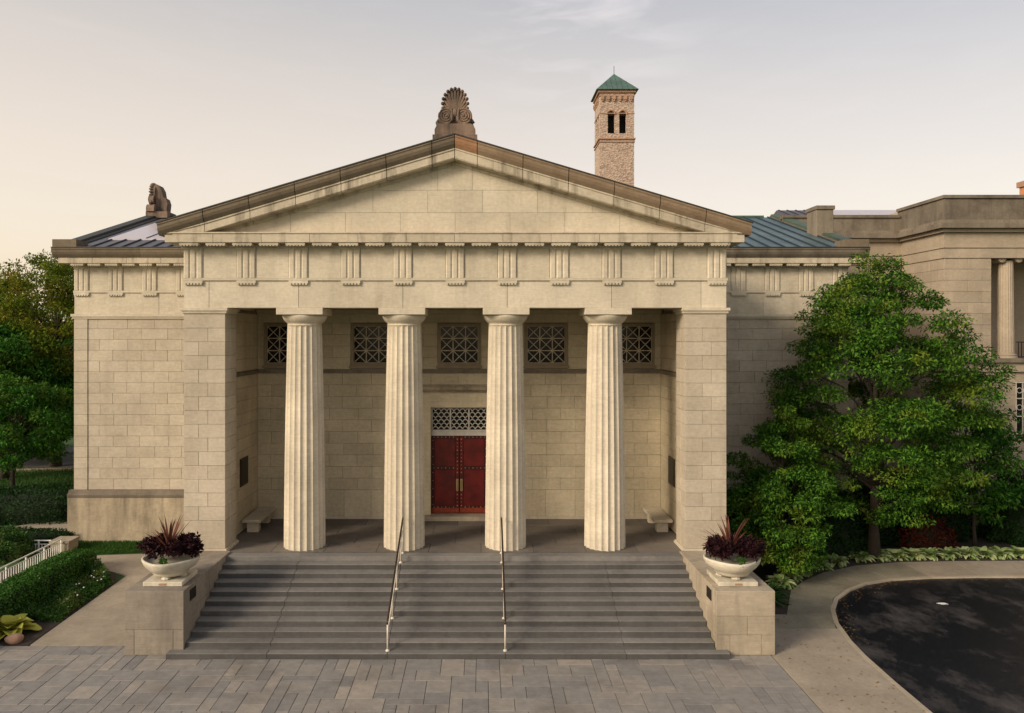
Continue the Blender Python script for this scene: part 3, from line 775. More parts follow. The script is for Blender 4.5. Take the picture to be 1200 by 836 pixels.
# wings
def wing(s):
    wg = part('side_wing'); x_out = s*15.62
    zw = [.60]+[.60+.4327*k for k in range(1, 17)]; zw[-1] = 7.50
    a, b = sorted((s*8.56, s*15.07))
    rects = course_rects(a, b, zw, 1.12, jitter=.05)
    wall_parts(rects, YW, .05, M['wall'], wg, (lambda r: r[0] < -10.9) if s < 0 else (lambda r: False))
    # corner pilaster
    for i in range(len(zw)-1):
        xa, xb = sorted((s*15.07, s*15.62)); zz = (zw[i], zw[i+1])
        if i % 1 == 0: block('quoin', xa+J, xb-J, YW-.03, YW+.4, zz[0]+J, zz[1]-J, M['wall'], wg)
    # plinth
    MB().box(*sorted((s*8.57, s*15.78)), YW-.22, YW+.1, -1.7, .30).build('plinth', M['plinth'], wg)
    MB().prism_yz([(YW-.22, .30), (YW-.24, .42), (YW-.14, .50), (YW-.10, .60), (YW+.1, .60), (YW+.1, .30)], *sorted((s*8.57, s*15.79))).build('plinth_moulding', M['dark_stone'], wg)
    # cap, architrave, frieze
    MB().box(*sorted((s*8.57, s*15.72)), YW-.10, YW+.1, 7.58, 7.69).box(*sorted((s*8.57, s*15.68)), YW-.06, YW+.1, 7.50, 7.58).build('wall_cap', M['warm'], wg)
    xs_ = [8.57, 12.2, 15.62]
    for a, b in zip(xs_[:-1], xs_[1:]):
        xa, xb = sorted((s*a, s*b)); block('architrave_block', xa+.006, xb-.006, YW, YW+.3, 7.692, 8.55, M['warm'], wg)
    MB().box(*sorted((s*8.57, s*15.64)), YW-.05, YW+.1, 8.55, 8.63).build('taenia', M['warm'], wg)
    MB().box(*sorted((s*8.57, s*15.60)), YW+.045, YW+.5, 8.551, 9.66).build('frieze_backing', M['warm'], wg)
    t_ = [s*(15.31-1.37*k) for k in range(5)]
    entab(wg, 0, 0, YW, t_, 0, 0)
    mutules(wg, s*15.31, s*(15.31-1.37*4.5), 10, YW-.235, .50)
    MB().box(*sorted((s*8.57, s*15.68)), YW-.06, YW+.3, 9.58, 9.695).build('bed_moulding', M['warm'], wg)
    a, b = sorted((s*9.2, s*16.04)); cornice_blocks(wg, a, b, YW-.44, YW+.2, 9.702, 9.955, 5, M['corona'])
    n = 4
    for i in range(n):
        a, b = sorted((s*(9.2+(16.22-9.2)*i/n), s*(9.2+(16.22-9.2)*(i+1)/n)))
        pr_ = [(YW-p, 10.30+h) for p, h in sima_p]
        MB().prism_yz(pr_, a+.004, b-.004).build('sima_block', M['sima_dark'] if s < 0 else M['dark_stone'], wg)
    MB().box(*sorted((s*9.2, s*16.22)), YW-.63, YW-.3, 10.302, 10.335).build('gutter_edge', M['gutter'], wg)
    # gable end of the cross roof
    gx0, gx1 = sorted((s*15.0, s*15.62))
    MB().prism_yz([(YW, 9.66), (23.3, 9.66), (23.3, 10.2), (15.05, 12.85), (YW, 10.2)], gx0, gx1).build('gable_wall', M['wall'], wg)
    gx0, gx1 = sorted((s*15.63, s*16.2))
    MB().prism_yz([(YW-.5, 10.0), (15.05, 12.62), (23.9, 10.0), (23.9, 10.28), (15.05, 12.93), (YW-.5, 10.30)], gx0, gx1).build('gable_cornice', M['sima_dark'], wg)
    gx0, gx1 = sorted((s*15.72, s*16.22))
    MB().prism_yz([(YW-.3, 10.36), (15.05, 12.94), (23.9, 10.3), (23.9, 10.42), (15.05, 13.06), (YW-.3, 10.47)], gx0, gx1).build('gable_coping', M['coping'] if s > 0 else M['gutter'], wg)
    MB().box(*sorted((s*15.25, s*16.2)), YW-.55, YW+.35, 10.337, 10.64).build('corner_block', M['sima_dark'], wg)
    return wg
wl = wing(-1); wr = wing(1)
rf = part('cross_roof')
MB().prism_yz([(YW-.4, 10.28), (15.05, 12.90), (23.6, 10.28), (23.6, 10.1), (YW-.4, 10.1)], 0.002, 15.71).build('roof_sheet', M['roof'], rf)
MB().prism_yz([(YW-.4, 10.28), (15.05, 12.90), (23.6, 10.28), (23.6, 10.1), (YW-.4, 10.1)], -15.71, -.002).build('roof_sheet', M['roof_left'], rf)
slp = (12.90-10.28)/(15.05-(YW-.4))
for s in (-1, 1):
    k = 0
    while True:
        x = 15.5-k*.62; k += 1
        if x < 1: break
        MB().prism_yz([(YW-.38, 10.285), (15.0, 10.285+slp*(15.0-YW+.38)), (15.0, 10.345+slp*(15.0-YW+.38)), (YW-.38, 10.345)], s*x-.022, s*x+.022).build('roof_seam', M['seam'], rf)
MB().box(-15.3, 15.3, 14.95, 15.15, 12.88, 12.98).build('ridge_cap', M['coping'], rf)
skl = MB(); ya, yb_ = YW+1.55, 14.3
zf = lambda y: 10.28+slp*(y-YW+.4)+.075
skl.add([(-15.0, ya, zf(ya)), (-10, ya, zf(ya)), (-10, yb_, zf(yb_)), (-14.9, yb_, zf(yb_)), (-15.0, ya, zf(ya)-.07), (-10, ya, zf(ya)-.07), (-10, yb_, zf(yb_)-.07), (-14.9, yb_, zf(yb_)-.07)], [(0, 1, 2, 3), (4, 7, 6, 5), (0, 4, 5, 1), (1, 5, 6, 2), (2, 6, 7, 3), (3, 7, 4, 0)])
sk = skl.build('skylight', M['skylight'], rf)
b_ = MB()
for x0_ in (-13.4, -12.2, -11.0): b_.add([(x0_-.02, ya, zf(ya)), (x0_+.02, ya, zf(ya)), (x0_+.02, yb_, zf(yb_)), (x0_-.02, yb_, zf(yb_)), (x0_-.02, ya, zf(ya)+.03), (x0_+.02, ya, zf(ya)+.03), (x0_+.02, yb_, zf(yb_)+.03), (x0_-.02, yb_, zf(yb_)+.03)], [(4, 5, 6, 7), (0, 4, 7, 3), (1, 2, 6, 5), (0, 1, 5, 4)])
for yy in (10.5, 12.0): b_.add([(-14, yy, zf(yy)+.01), (-10, yy, zf(yy)+.01), (-10, yy+.05, zf(yy)+.025), (-14, yy+.05, zf(yy)+.025)], [(0, 1, 2, 3)])
b_.build('skylight_bars', M['seam'], rf)
# stone chimney block on the far end of the roof and small corner pieces
ch = part('roof_pier'); MB().cbox(15.46, 16.2, 9.2, 10.2, 10.8, 12.32, .02).build('pier_shaft', M['dark_stone'], ch)
MB().cbox(15.42, 16.25, 9.14, 10.28, 12.322, 12.5, .02).build('pier_coping', M['dark_stone'], ch)

def palmette(parent, loc, rot=0, thick=1.0):
    mb = MB()
    mb.prism_xz([(-.64, 0), (.64, 0), (.64, .18), (.58, .30), (.50, .36), (-.50, .36), (-.58, .30), (-.64, .18)], -.20, .20)
    ov = [(.37*math.cos(R(t_)), 1.0+.46*math.sin(R(t_))) for t_ in range(-50, 231, 14)]
    mb.prism_xz(ov, -.06, .13); mb.box(-.36, .36, -.05, .12, .34, .8)
    n = 17
    for k in range(n):
        t_ = R(-48+276*k/(n-1)); ex, ez = .40*math.cos(t_), 1.0+.50*math.sin(t_)
        d = Vector((ex, 0, ez-.62)); L = d.length; ang = math.atan2(d.x, d.z)
        st = len(mb.v); mb.ball((0, 0, L*.55), (.030+.030*min(1, L/.8), .07, L*.46), 6, 6); mb.ball((0, 0, L-.01), (.060, .10, .060), 8, 5)
        mb.xform(Matrix.Translation((0, -.07, .62)) @ Matrix.Rotation(ang, 4, 'Y'), st)
    for s in (-1, 1):
        for rr in (.23, .155, .08):
            pts = [(s*.28+rr*math.cos(t), -.12, .62+rr*math.sin(t)) for t in [2*math.pi*i/16 for i in range(17)]]
            mb.tube(pts, .034, 6)
        st = len(mb.v); mb.lathe([(.27, -.06), (.27, .16), (.2, .18)], n=20); mb.xform(Matrix.Translation((s*.27, .06, .60)) @ Matrix.Rotation(R(90), 4, 'X'), st)
        mb.tube([(s*.12, -.14, .85), (s*.09, -.15, .65), (s*.10, -.15, .48), (s*.2, -.14, .38), (s*.4, -.13, .34)], [.03, .04, .045, .04, .03], 6)
        mb.tube([(s*.52, .0, .36), (s*.56, .0, .44), (s*.52, .0, .54)], [.09, .07, .04], 6)
    mb.ball((0, -.1, .72), (.11, .09, .14), 10, 6)
    mb.prism_yz([(.08, 0), (.52*thick, 0), (.56*thick, .45), (.50*thick, .70), (.38*thick, .80), (.34*thick, 1.12), (.24*thick, 1.36), (.08, 1.48)], -.26, .26)
    T = Matrix.Translation(Vector(loc)) @ Matrix.Rotation(R(rot), 4, 'Z')
    mb.xform(T)
    return mb.build('palmette', M['ornament'], parent)
ac = part('acroterion'); palmette(ac, (0, .05, 13.10)); MB().box(-.7, .7, -.22, .75, 12.78, 13.10).build('acroterion_base', M['ornament'], ac)
ac = part('acroterion'); palmette(ac, (-15.95, 15.05, 13.12), -90, 1.3); MB().box(-16.2, -15.1, 14.5, 15.6, 12.8, 13.12).build('acroterion_base', M['ornament'], ac)

# ------------------------------------------------------------------ steps, cheek walls, rails
stp = empty('entrance_steps', (0, -2.2, -1.65)); tag(stp, 'wide flight of grey granite steps rising to the columned porch', 'steps')
joints = [-7.04, -4.78, -1.63, 1.46, 4.62, 7.04]
for i in range(11):          # i = 0 is the lowest
    zt = -1.5+.15*i; yfr = -4.1+.36*i
    jx = joints[:]
    if i == 0: jx = [-7.42]+joints[1:-1]+[7.34]
    yb_ = yfr+.45
    for a, b in zip(jx[:-1], jx[1:]):
        k = (round(b-a, 3), i == 0)
        key = ('step',)+k
        if key not in BLK:
            wd_ = b-a-.010; mb = MB()
            # tread stone with a slightly overhanging nosing, riser in a darker copy that paints in its shade
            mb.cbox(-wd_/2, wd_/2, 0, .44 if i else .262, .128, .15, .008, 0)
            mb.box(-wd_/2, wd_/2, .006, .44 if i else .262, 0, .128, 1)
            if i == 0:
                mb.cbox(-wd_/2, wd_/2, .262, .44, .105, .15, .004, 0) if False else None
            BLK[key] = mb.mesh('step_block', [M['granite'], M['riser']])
        mesh_obj('step_block', BLK[key], None, stp, ((a+b)/2, yfr, zt-.15))
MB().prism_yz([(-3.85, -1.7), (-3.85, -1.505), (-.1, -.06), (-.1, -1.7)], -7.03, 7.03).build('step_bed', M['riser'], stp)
block('step_landing_edge', -7.04, 7.04, -.497, -.125, -.15, -.004, M['granite'], stp, .004)

for s, lab in ((-1, 'stone stair cheek wall with an urn, beside the garden walk'), (1, 'stone stair cheek wall with an urn, beside the drive and the trees')):
    ck = empty('stair_cheek_wall', (s*7.83, -2, -1.65)); tag(ck, lab, 'wall', 'cheek walls of the steps')
    q = lambda a, b: sorted((s*a, s*b))
    MB().box(*q(7.09, 8.56), -3.79, -.1, -1.7, .02).build('wall_core', M['joint'], ck)
    F = -3.84
    # front and body stones by course
    cs = [(-1.65, -1.12, (7.05, 7.42, 8.25, 8.61)), (-1.12, -.62, (7.05, 7.88, 8.61)), (-.62, .05, (7.05, 8.61))] if s > 0 else [(-1.65, -.98, (7.05, 7.33, 8.36, 8.61)), (-.98, .05, (7.05, 8.61))]
    for za, zb, xs_ in cs:
        for a, b in zip(xs_[:-1], xs_[1:]): xa, xb = q(a, b); block('stone_block', xa+.003, xb-.003, F, -3.0, za+.003, zb-.003, (M['cheek'] if s > 0 else M['cheek_grey']), ck, .008)
    yj = [-3.0, -1.35, -.08]
    for a, b in zip(yj[:-1], yj[1:]):
        xa, xb = q(7.05, 8.61)
        block('stone_block', xa, xb, a+.003, b-.003, -.62, .05, (M['cheek'] if s > 0 else M['cheek_grey']), ck, .008)
        block('stone_block', xa, xb, a+.003, b-.003, -1.65, -.626, (M['cheek'] if s > 0 else M['cheek_grey']), ck, .008)
    # urn slab, urn, planting
    ux, uy = s*7.76, -2.93
    lb = 'garden walk' if s < 0 else 'trees'
    ur = empty('stone_urn', (ux, uy, .05)); tag(ur, 'white footed stone urn on the cheek wall beside the '+('walk and clipped hedge' if s < 0 else 'curving drive and trees'), 'urn', 'urns flanking the steps')
    block('urn_slab', ux-.53, ux+.53, uy-.56, uy+.56, .052, .17, M['urn'], ur, .012)
    bowl = MB().lathe([(.30, .24), (.42, .25), (.47, .30), (.48, .34), (.54, .38), (.65, .47), (.71, .56), (.74, .64), (.745, .69), (.70, .70), (.67, .67), (.62, .6), (.5, .56)], ux, uy, n=40, rf=lambda t, r, z: r*(1+.045*math.cos(4*t)*(z > .38)))
    bowl.build('bowl', M['urn'], ur, smooth=True)
    for ax, ay in ((0, -1), (0, 1), (-1, 0), (1, 0)):
        ft = MB(); st = 0
        ft.lathe([(.10, .0), (.13, .03), (.10, .07), (.085, .12), (.15, .19), (.17, .23)], 0, 0, n=8)
        ft.xform(Matrix.Translation((ux+ax*.33, uy+ay*.33, .17)))
        ft.build('foot', M['urn'], ur)
    block('urn_tag', ux-s*0-.10, ux+.10, uy-.575, uy-.561, .085, .135, M['rock'], ur, .003)
    pl = empty('wall_plaque', (s*7.04, -3.3, -.2)); 
    tag(pl, 'small dark bronze plaque on the inner face of the '+('cheek wall beside the garden walk' if s < 0 else 'cheek wall near the drive'), 'plaque', 'bronze plaques')
    block('plaque_face', *q(7.03, 7.05), -3.42, -3.02, -.36, -.07, M['plaque'], pl, .003)
    pl = empty('wall_plaque', (s*7.48, 2.65, 1.6))
    tag(pl, 'tall dark bronze plaque on the porch side wall '+('nearer the garden walk side' if s < 0 else 'nearer the trees'), 'plaque', 'bronze plaques')
    block('plaque_frame', *q(7.465, 7.50), 2.2, 3.05, 1.58, 2.55, M['bronze'], pl, .006)
    block('plaque_face', *q(7.455, 7.464), 2.26, 2.99, 1.64, 2.49, M['plaque'], pl, .003)
    # bench
    bn = empty('stone_bench', (s*7.1, 3.1, 0)); tag(bn, 'low pale stone bench against the porch side wall '+('at the garden walk end' if s < 0 else 'at the tree end'), 'bench', 'stone benches in the porch')
    block('seat', *q(6.78, 7.42), 2.2, 4.05, .36, .47, M['warm'], bn, .012)
    for yy in (2.35, 3.6): block('leg', *q(6.9, 7.3), yy, yy+.26, 0.002, .36, M['warm'], bn, .01)
# handrails
for x, lab in ((-1.64, 'slim handrail on the steps, nearer the garden walk'), (1.46, 'slim handrail on the steps, nearer the round drive')):
    hr = empty('handrail', (x, -2, -1.5)); tag(hr, lab, 'handrail', 'handrails on the steps')
    ra = lambda y: -.70+(y+3.93)*(.15/.36)*1.12
    yt = -.18
    MB().tube([(x, -3.99, ra(-3.99)-.05), (x, -3.93, ra(-3.93)), (x, yt, ra(yt)), (x, yt+.12, ra(yt)+.03)], .027, 8).build('top_rail', M['bronze'], hr, True)
    for y in (-3.93, -2.85, -1.77, -.69, -.2):
        zt = -1.5+.15*max(0, math.floor((y+4.1)/.36))
        zt = min(zt, 0)
        MB().tube([(x, y, zt), (x, y, ra(y)-.02)], .024, 8).build('post', M['steel'], hr, True)
        MB().lathe([(.055, zt), (.055, zt+.02), (.03, zt+.05)], x, y, n=12).build('post_foot', M['steel'], hr)
    MB().tube([(x, -3.93, ra(-3.93)-.30), (x, -.2, ra(-.2)-.30)], .018, 8).build('lower_rail', M['steel'], hr, True)
    MB().tube([(x, -3.93, ra(-3.93)-.10), (x, -.2, ra(-.2)-.10)], .018, 8).build('middle_rail', M['steel'], hr, True)

# ------------------------------------------------------------------ adjoining building, tower, chimney
gb = empty('gallery_building', (25, 14, -1.65)); tag(gb, 'pale limestone neighbouring building with Ionic columns and a heavy parapet', 'building')
GX, GY, GB_ = 21.6, 10.1, 13.6
m = MB(); z0, z1 = -1.7, 10.3
m.box(15.7, GX+.3, GB_+.04, 24, -1.7, 12.6); m.box(GX+.04, 23.7, GY+.04, 24, -1.7, 13.0); m.box(23.7, 40, GY+.04, 24, 10.6, 13.0)
m.box(23.7, 40, GY+.04, 24, -1.7, 5.5); m.box(23.7, 40, GY+2.5, 24, 5.5, 10.6)
m.build('wall_core', M['far_wall'], gb)
zz = [-1.65+.52*k for k in range(14)]+[5.2]
zz = [-1.65+(5.2+1.65)*k/13 for k in range(14)]; zu = [5.8+(10.3-5.8)*k/9 for k in range(10)]
st = MB()
for (zs_, pr0) in ((zz, 1), (zu, 0)):
    for (a, b, za, zb) in course_rects(GX, 23.7, zs_, 1.3): st.cbox(a+J, b-J, GY, GY+.05, za+J, zb-J)
for (a, b, za, zb) in course_rects(23.7, 34, zz, 1.3, [(24.8, 26.6, 2.4, 4.75)]): st.cbox(a+J, b-J, GY, GY+.05, za+J, zb-J)
for (a, b, za, zb) in course_rects(15.7, GX-.05, zz+zu[1:], 1.3): st.cbox(a+J, b-J, GB_, GB_+.05, za+J, zb-J)
for (a, b, za, zb) in course_rects(GY+.06, GB_, zz+zu[1:], 1.3): st.cbox(GX, GX+.05, a+J, b-J, za+J, zb-J)
st.build('coursed_stonework', M['far_wall'], gb, kind='stuff')
def runs(za, zb, p, mat, nm):     # a moulding along connecting wall, return and front
    MB().prism_xy([(15.7, GB_-p), (GX-p, GB_-p), (GX-p, GY-p), (40, GY-p), (40, GY+.3), (GX+.3, GY+.3), (GX+.3, GB_+.3), (15.7, GB_+.3)], za, zb).build(nm, mat, gb)
runs(5.2, 5.62, .10, M['far_wall'], 'ledge'); runs(5.622, 5.8, .25, M['dark_stone'], 'ledge_cap')
runs(10.30, 10.75, .05, M['far_wall'], 'lower_fascia'); runs(10.752, 10.80, .10, M['far_wall'], 'fascia_moulding'); runs(10.802, 11.45, .03, M['far_wall'], 'frieze')
runs(11.452, 11.60, .20, M['far_wall'], 'bed_moulding'); runs(11.602, 11.82, .42, M['dark_stone'], 'cornice'); runs(11.822, 11.98, .30, M['dark_stone'], 'cornice_top')
for (za, zb, zc_, p_, nm) in ((11.982, 12.98, 12.64, .02, 'parapet'), (12.982, 13.12, 12.78, .10, 'parapet_coping')):
    MB().prism_xy([(GX-p_, GB_+.3), (GX-p_, GY-p_), (40, GY-p_), (40, GY+.3), (GX+.3, GY+.3), (GX+.3, GB_+.3)], za, zb).build(nm, M['dark_stone'], gb)
    MB().box(15.7, GX-p_-.003, GB_-p_, GB_+.3, 11.982 if nm == 'parapet' else 12.642, zc_).build(nm, M['dark_stone'], gb)
MB().box(23.66, 40, GY+2.44, GY+2.5, 5.8, 10.6).build('recess_wall', M['far_wall'], gb)
for x in (24.65, 27.9, 31.2):
    cp = empty('column', WORLD[gb.name], gb)
    MB().lathe([(.34-.05*k/8, 6.05+4.15*k/8) for k in range(9)], x, GY+.45, n=80, rf=lambda t, r, z: r-.018*math.sin(math.pi*((t*20/(2*math.pi)) % 1))).build('shaft', M['far_wall'], cp)
    MB().lathe([(.46, 5.802), (.46, 5.88), (.41, 5.90), (.44, 5.95), (.36, 6.0), (.37, 6.05)], x, GY+.45, n=32).build('base', M['far_wall'], cp)
    v_ = MB(); v_.box(x-.42, x+.42, GY+.1, GY+.8, 10.46, 10.58); v_.box(x-.36, x+.36, GY+.14, GY+.76, 10.34, 10.46)
    for s in (-1, 1):
        q_ = len(v_.v); v_.lathe([(.15, -.36), (.19, -.34), (.19, .34), (.15, .36), (.09, .37), (.06, .40)], n=16); v_.xform(Matrix.Translation((x+s*.38, GY+.45, 10.30)) @ Matrix.Rotation(R(90), 4, 'X'), q_)
    v_.build('capital', M['far_wall'], cp)
rl = MB()
for k in range(60):
    x = 25.1+k*.14
    if abs(x-27.9) < .5 or abs(x-31.2) < .5: continue
    rl.box(x-.015, x+.015, GY+.25, GY+.28, 5.86, 6.5)
rl.box(25.0, 33.6, GY+.24, GY+.29, 6.5, 6.55); rl.box(25.0, 33.6, GY+.24, GY+.29, 5.84, 5.88)
rl.build('balcony_railing', M['plaque'], gb)
wd = empty('window', WORLD[gb.name], gb)
MB().box(24.8, 26.6, GY+.015, GY+.036, 2.4, 4.75).build('pane', M['glass'], wd)
m = MB()
for x in [24.8+.3*k for k in range(7)]: m.box(x-.02, x+.02, GY-.03, GY+.01, 2.4, 4.75)
for z in (2.42, 3.2, 4.0, 4.72): m.box(24.8, 26.6, GY-.04, GY+.005, z-.02, z+.02)
for x in [24.95+.3*k for k in range(6)]:
    for z in (3.6, 4.36):
        pts = [(x+.12*math.cos(t), GY-.02, z+.12*math.sin(t)) for t in [2*math.pi*i/10 for i in range(11)]]; m.tube(pts, .016, 5)
m.build('window_grille', M['lattice'], wd)
# glazed roof and slate roof behind the parapet
gr = MB(); gr.prism_yz([(17, 12.6), (21.5, 14.35), (26, 12.6)], 21.0, 33); gr.build('glazed_roof', M['skylight'], gb)
MB().prism_yz([(16, 12.6), (21, 14.25), (26, 12.6)], 18.3, 20.98).build('lead_roof', M['leadroof'], gb)
for k in range(5): MB().prism_yz([(16, 12.63), (21, 14.29), (26, 12.63), (26, 12.58), (16, 12.58)], 18.4+k*.5, 18.45+k*.5).build('roof_seam', M['seam'], gb)

tw = empty('bell_tower', (15.1, 58, -1.65)); tag(tw, 'rough stone bell tower with twin arched openings and green pyramid roof', 'tower')
TX0, TX1, TY = 13.28, 16.9, 56.1; TD = 3.62; cxm = (TX0+TX1)/2; D_ = 80/888
zz_ = lambda py: 6.8+(394-py)*D_
zsill, zarch, zeave = zz_(156.5), zz_(130.5), zz_(106)
m = MB(); m.box(TX0, TX1, TY, TY+TD, -1.7, zsill)
def arched_face(mb, f):    # wall plate with two round-headed openings, f maps (u, z, d) to xyz; u in 0..3.62
    u_ = [0, .86, 1.50, 1.50, 2.12, 2.76, 3.62]; z_t = zeave; d = .35
    for a, b in ((0, .84), (1.57, 2.05), (2.78, 3.62)): mb.add([f(u, z, q) for q in (0, d) for z in (zsill, zeave) for u in (a, b)], [(0, 1, 3, 2), (4, 6, 7, 5), (0, 2, 6, 4), (1, 5, 7, 3), (2, 3, 7, 6)])
    for a, b in ((.84, 1.57), (2.05, 2.78)):
        r = (b-a)/2; c = (a+b)/2; zs_ = zarch-r; n = 8
        for k in range(n):
            t0, t1 = math.pi*k/n, math.pi*(k+1)/n
            p0 = (c+r*math.cos(t0), zs_+r*math.sin(t0)); p1 = (c+r*math.cos(t1), zs_+r*math.sin(t1))
            mb.add([f(u, z, q) for q in (0, d) for (u, z) in (p0, (p0[0], zeave), (p1[0], zeave), p1)], [(0, 1, 2, 3), (0, 3, 7, 4), (4, 7, 6, 5)])
arched_face(m, lambda u, z, q: (TX0+u, TY+q, z)); arched_face(m, lambda u, z, q: (TX0-.004+q, TY+TD-.006-u*(TD-.012)/3.62, z))
arched_face(m, lambda u, z, q: (TX0+u, TY+TD-q, z)); arched_face(m, lambda u, z, q: (TX1+.004-q, TY+.006+u*(TD-.012)/3.62, z))
m.build('tower_wall', M['tower'], tw)
MB().box(TX0+.8, TX1-.8, TY+.8, TY+TD-.8, zsill, zeave).build('dark_interior', M['void'], tw)
for za, zb, p in ((zz_(167), zz_(165.5), .08), (zz_(163.5), zz_(162), .14), (zz_(133.5), zz_(132.5), .05), (zz_(109), zz_(106), .18), (zz_(113), zz_(111.5), .06)):
    MB().box(TX0-p, TX1+p, TY-p, TY+TD+p, za, zb).build('string_course', M['tower_trim'], tw)
for k in range(6):
    u = .3+k*(3.62-.6)/5
    for (x, y) in ((TX0+u, TY-.06), (TX0-.06, TY+u)):
        if k == 0 and y > TY: continue
        MB().box(x-.14, x+.14, y-.14, y+.14, zz_(117), zz_(113)+.02).box(x-.08, x+.08, y-.1, y+.1, zz_(119), zz_(117)).build('corbel', M['tower_trim'], tw)
for u in (1.195, 2.425):
    pts = [(TX0+u+.42*math.cos(t), TY-.03, zarch-.335+.42*math.sin(t)) for t in [math.pi*i/10 for i in range(11)]]; MB().tube(pts, .09, 6).build('arch_moulding', M['tower_trim'], tw)
e = .42; za = zz_(106)
MB().add([(TX0-e, TY-e, za), (TX1+e, TY-e, za), (TX1+e, TY+TD+e, za), (TX0-e, TY+TD+e, za), (cxm, TY+TD/2, za+2.36)], [(3, 2, 1, 0), (0, 1, 4), (1, 2, 4), (2, 3, 4), (3, 0, 4)]).build('roof', M['verdigris'], tw)
rs = MB()
for k in range(9):
    t = -1+2*k/8; ap = Vector((cxm, TY+TD/2, za+2.36))
    p = Vector((cxm+t*(TD/2+e)*.98, TY-e, za+.01)); topf = 1-abs(t)
    q_ = Vector((p.x, TY-e+(TD/2+e)*topf, za+2.36*topf+.02)); rs.tube([p, q_], .025, 4) if topf > .05 else None
rs.build('roof_seams', M['coping'], tw); MB().tube([(cxm, TY+TD/2, za+2.3), (cxm, TY+TD/2, za+3.2)], .03, 5).build('finial', M['gutter'], tw)
bc = empty('brick_chimney', (46.5, 37, -1.65)); tag(bc, 'tall orange brick chimney rising behind the neighbouring building parapet', 'chimney')
MB().box(45.1, 48, 36.1, 38.5, -1.7, 19.0).build('stack', M['chimney'], bc); MB().box(44.95, 48.15, 35.95, 38.65, 19.0, 19.45).build('chimney_cap', M['tower_trim'], bc)

# ------------------------------------------------------------------ vegetation
def leaf_mesh(name, P, D, N, L, Wd, mat, fold=.12, cross=False):
    """pointed folded leaves: P base, D direction, N normal, L length, Wd width (arrays)"""
    n = len(P); Sd = np.cross(D, N); Sd /= np.linalg.norm(Sd, axis=1, keepdims=True)+1e-9
    L = L[:, None]; Wd = Wd[:, None]
    v = np.empty((n, 4, 3), np.float32)
    v[:, 0] = P; v[:, 1] = P+D*L*.45+Sd*Wd*.5+N*L*fold; v[:, 2] = P+D*L-N*L*fold*.6; v[:, 3] = P+D*L*.45-Sd*Wd*.5+N*L*fold
    me = bpy.data.meshes.new(name); me.vertices.add(n*4); me.vertices.foreach_set('co', v.ravel())
    me.loops.add(n*4); me.loops.foreach_set('vertex_index', np.arange(n*4, dtype=np.int32))
    me.polygons.add(n); me.polygons.foreach_set('loop_start', np.arange(0, n*4, 4, dtype=np.int32)); me.polygons.foreach_set('loop_total', np.full(n, 4, np.int32))
    me.update(calc_edges=True); me.materials.append(mat); return me
def unit(a): return a/(np.linalg.norm(a, axis=1, keepdims=True)+1e-9)
def clump_leaves(rs_, centers, radii, per, size, droop=.3, flat=.8, up=.95, keep=None):
    P = []; D = []; N = []; Ls = []
    for c, r, m_ in zip(centers, radii, per):
        u = unit(rs_.normal(size=(m_, 3))); rr = r*rs_.uniform(.25, 1.0, (m_, 1))**.55
        rr = rr*(1+.25*np.sin(u[:, :1]*5+c[0])*np.cos(u[:, 1:2]*4+c[1]))
        p = c+u*rr*np.array([1, 1, flat])
        d = unit(u*.8+rs_.normal(size=(m_, 3))*.7+np.array([0, 0, -droop])); nn = unit(u*.5+rs_.normal(size=(m_, 3))*.6+np.array([0, 0, up])); nn = unit(nn-d*(nn*d).sum(1, keepdims=True))
        P.append(p); D.append(d); N.append(nn); Ls.append(size*rs_.uniform(.5, 1.5, m_))
    P, D, N, Ls = map(np.concatenate, (P, D, N, Ls))
    if keep is not None: k = keep(P); P, D, N, Ls = P[k], D[k], N[k], Ls[k]
    return P, D, N, Ls
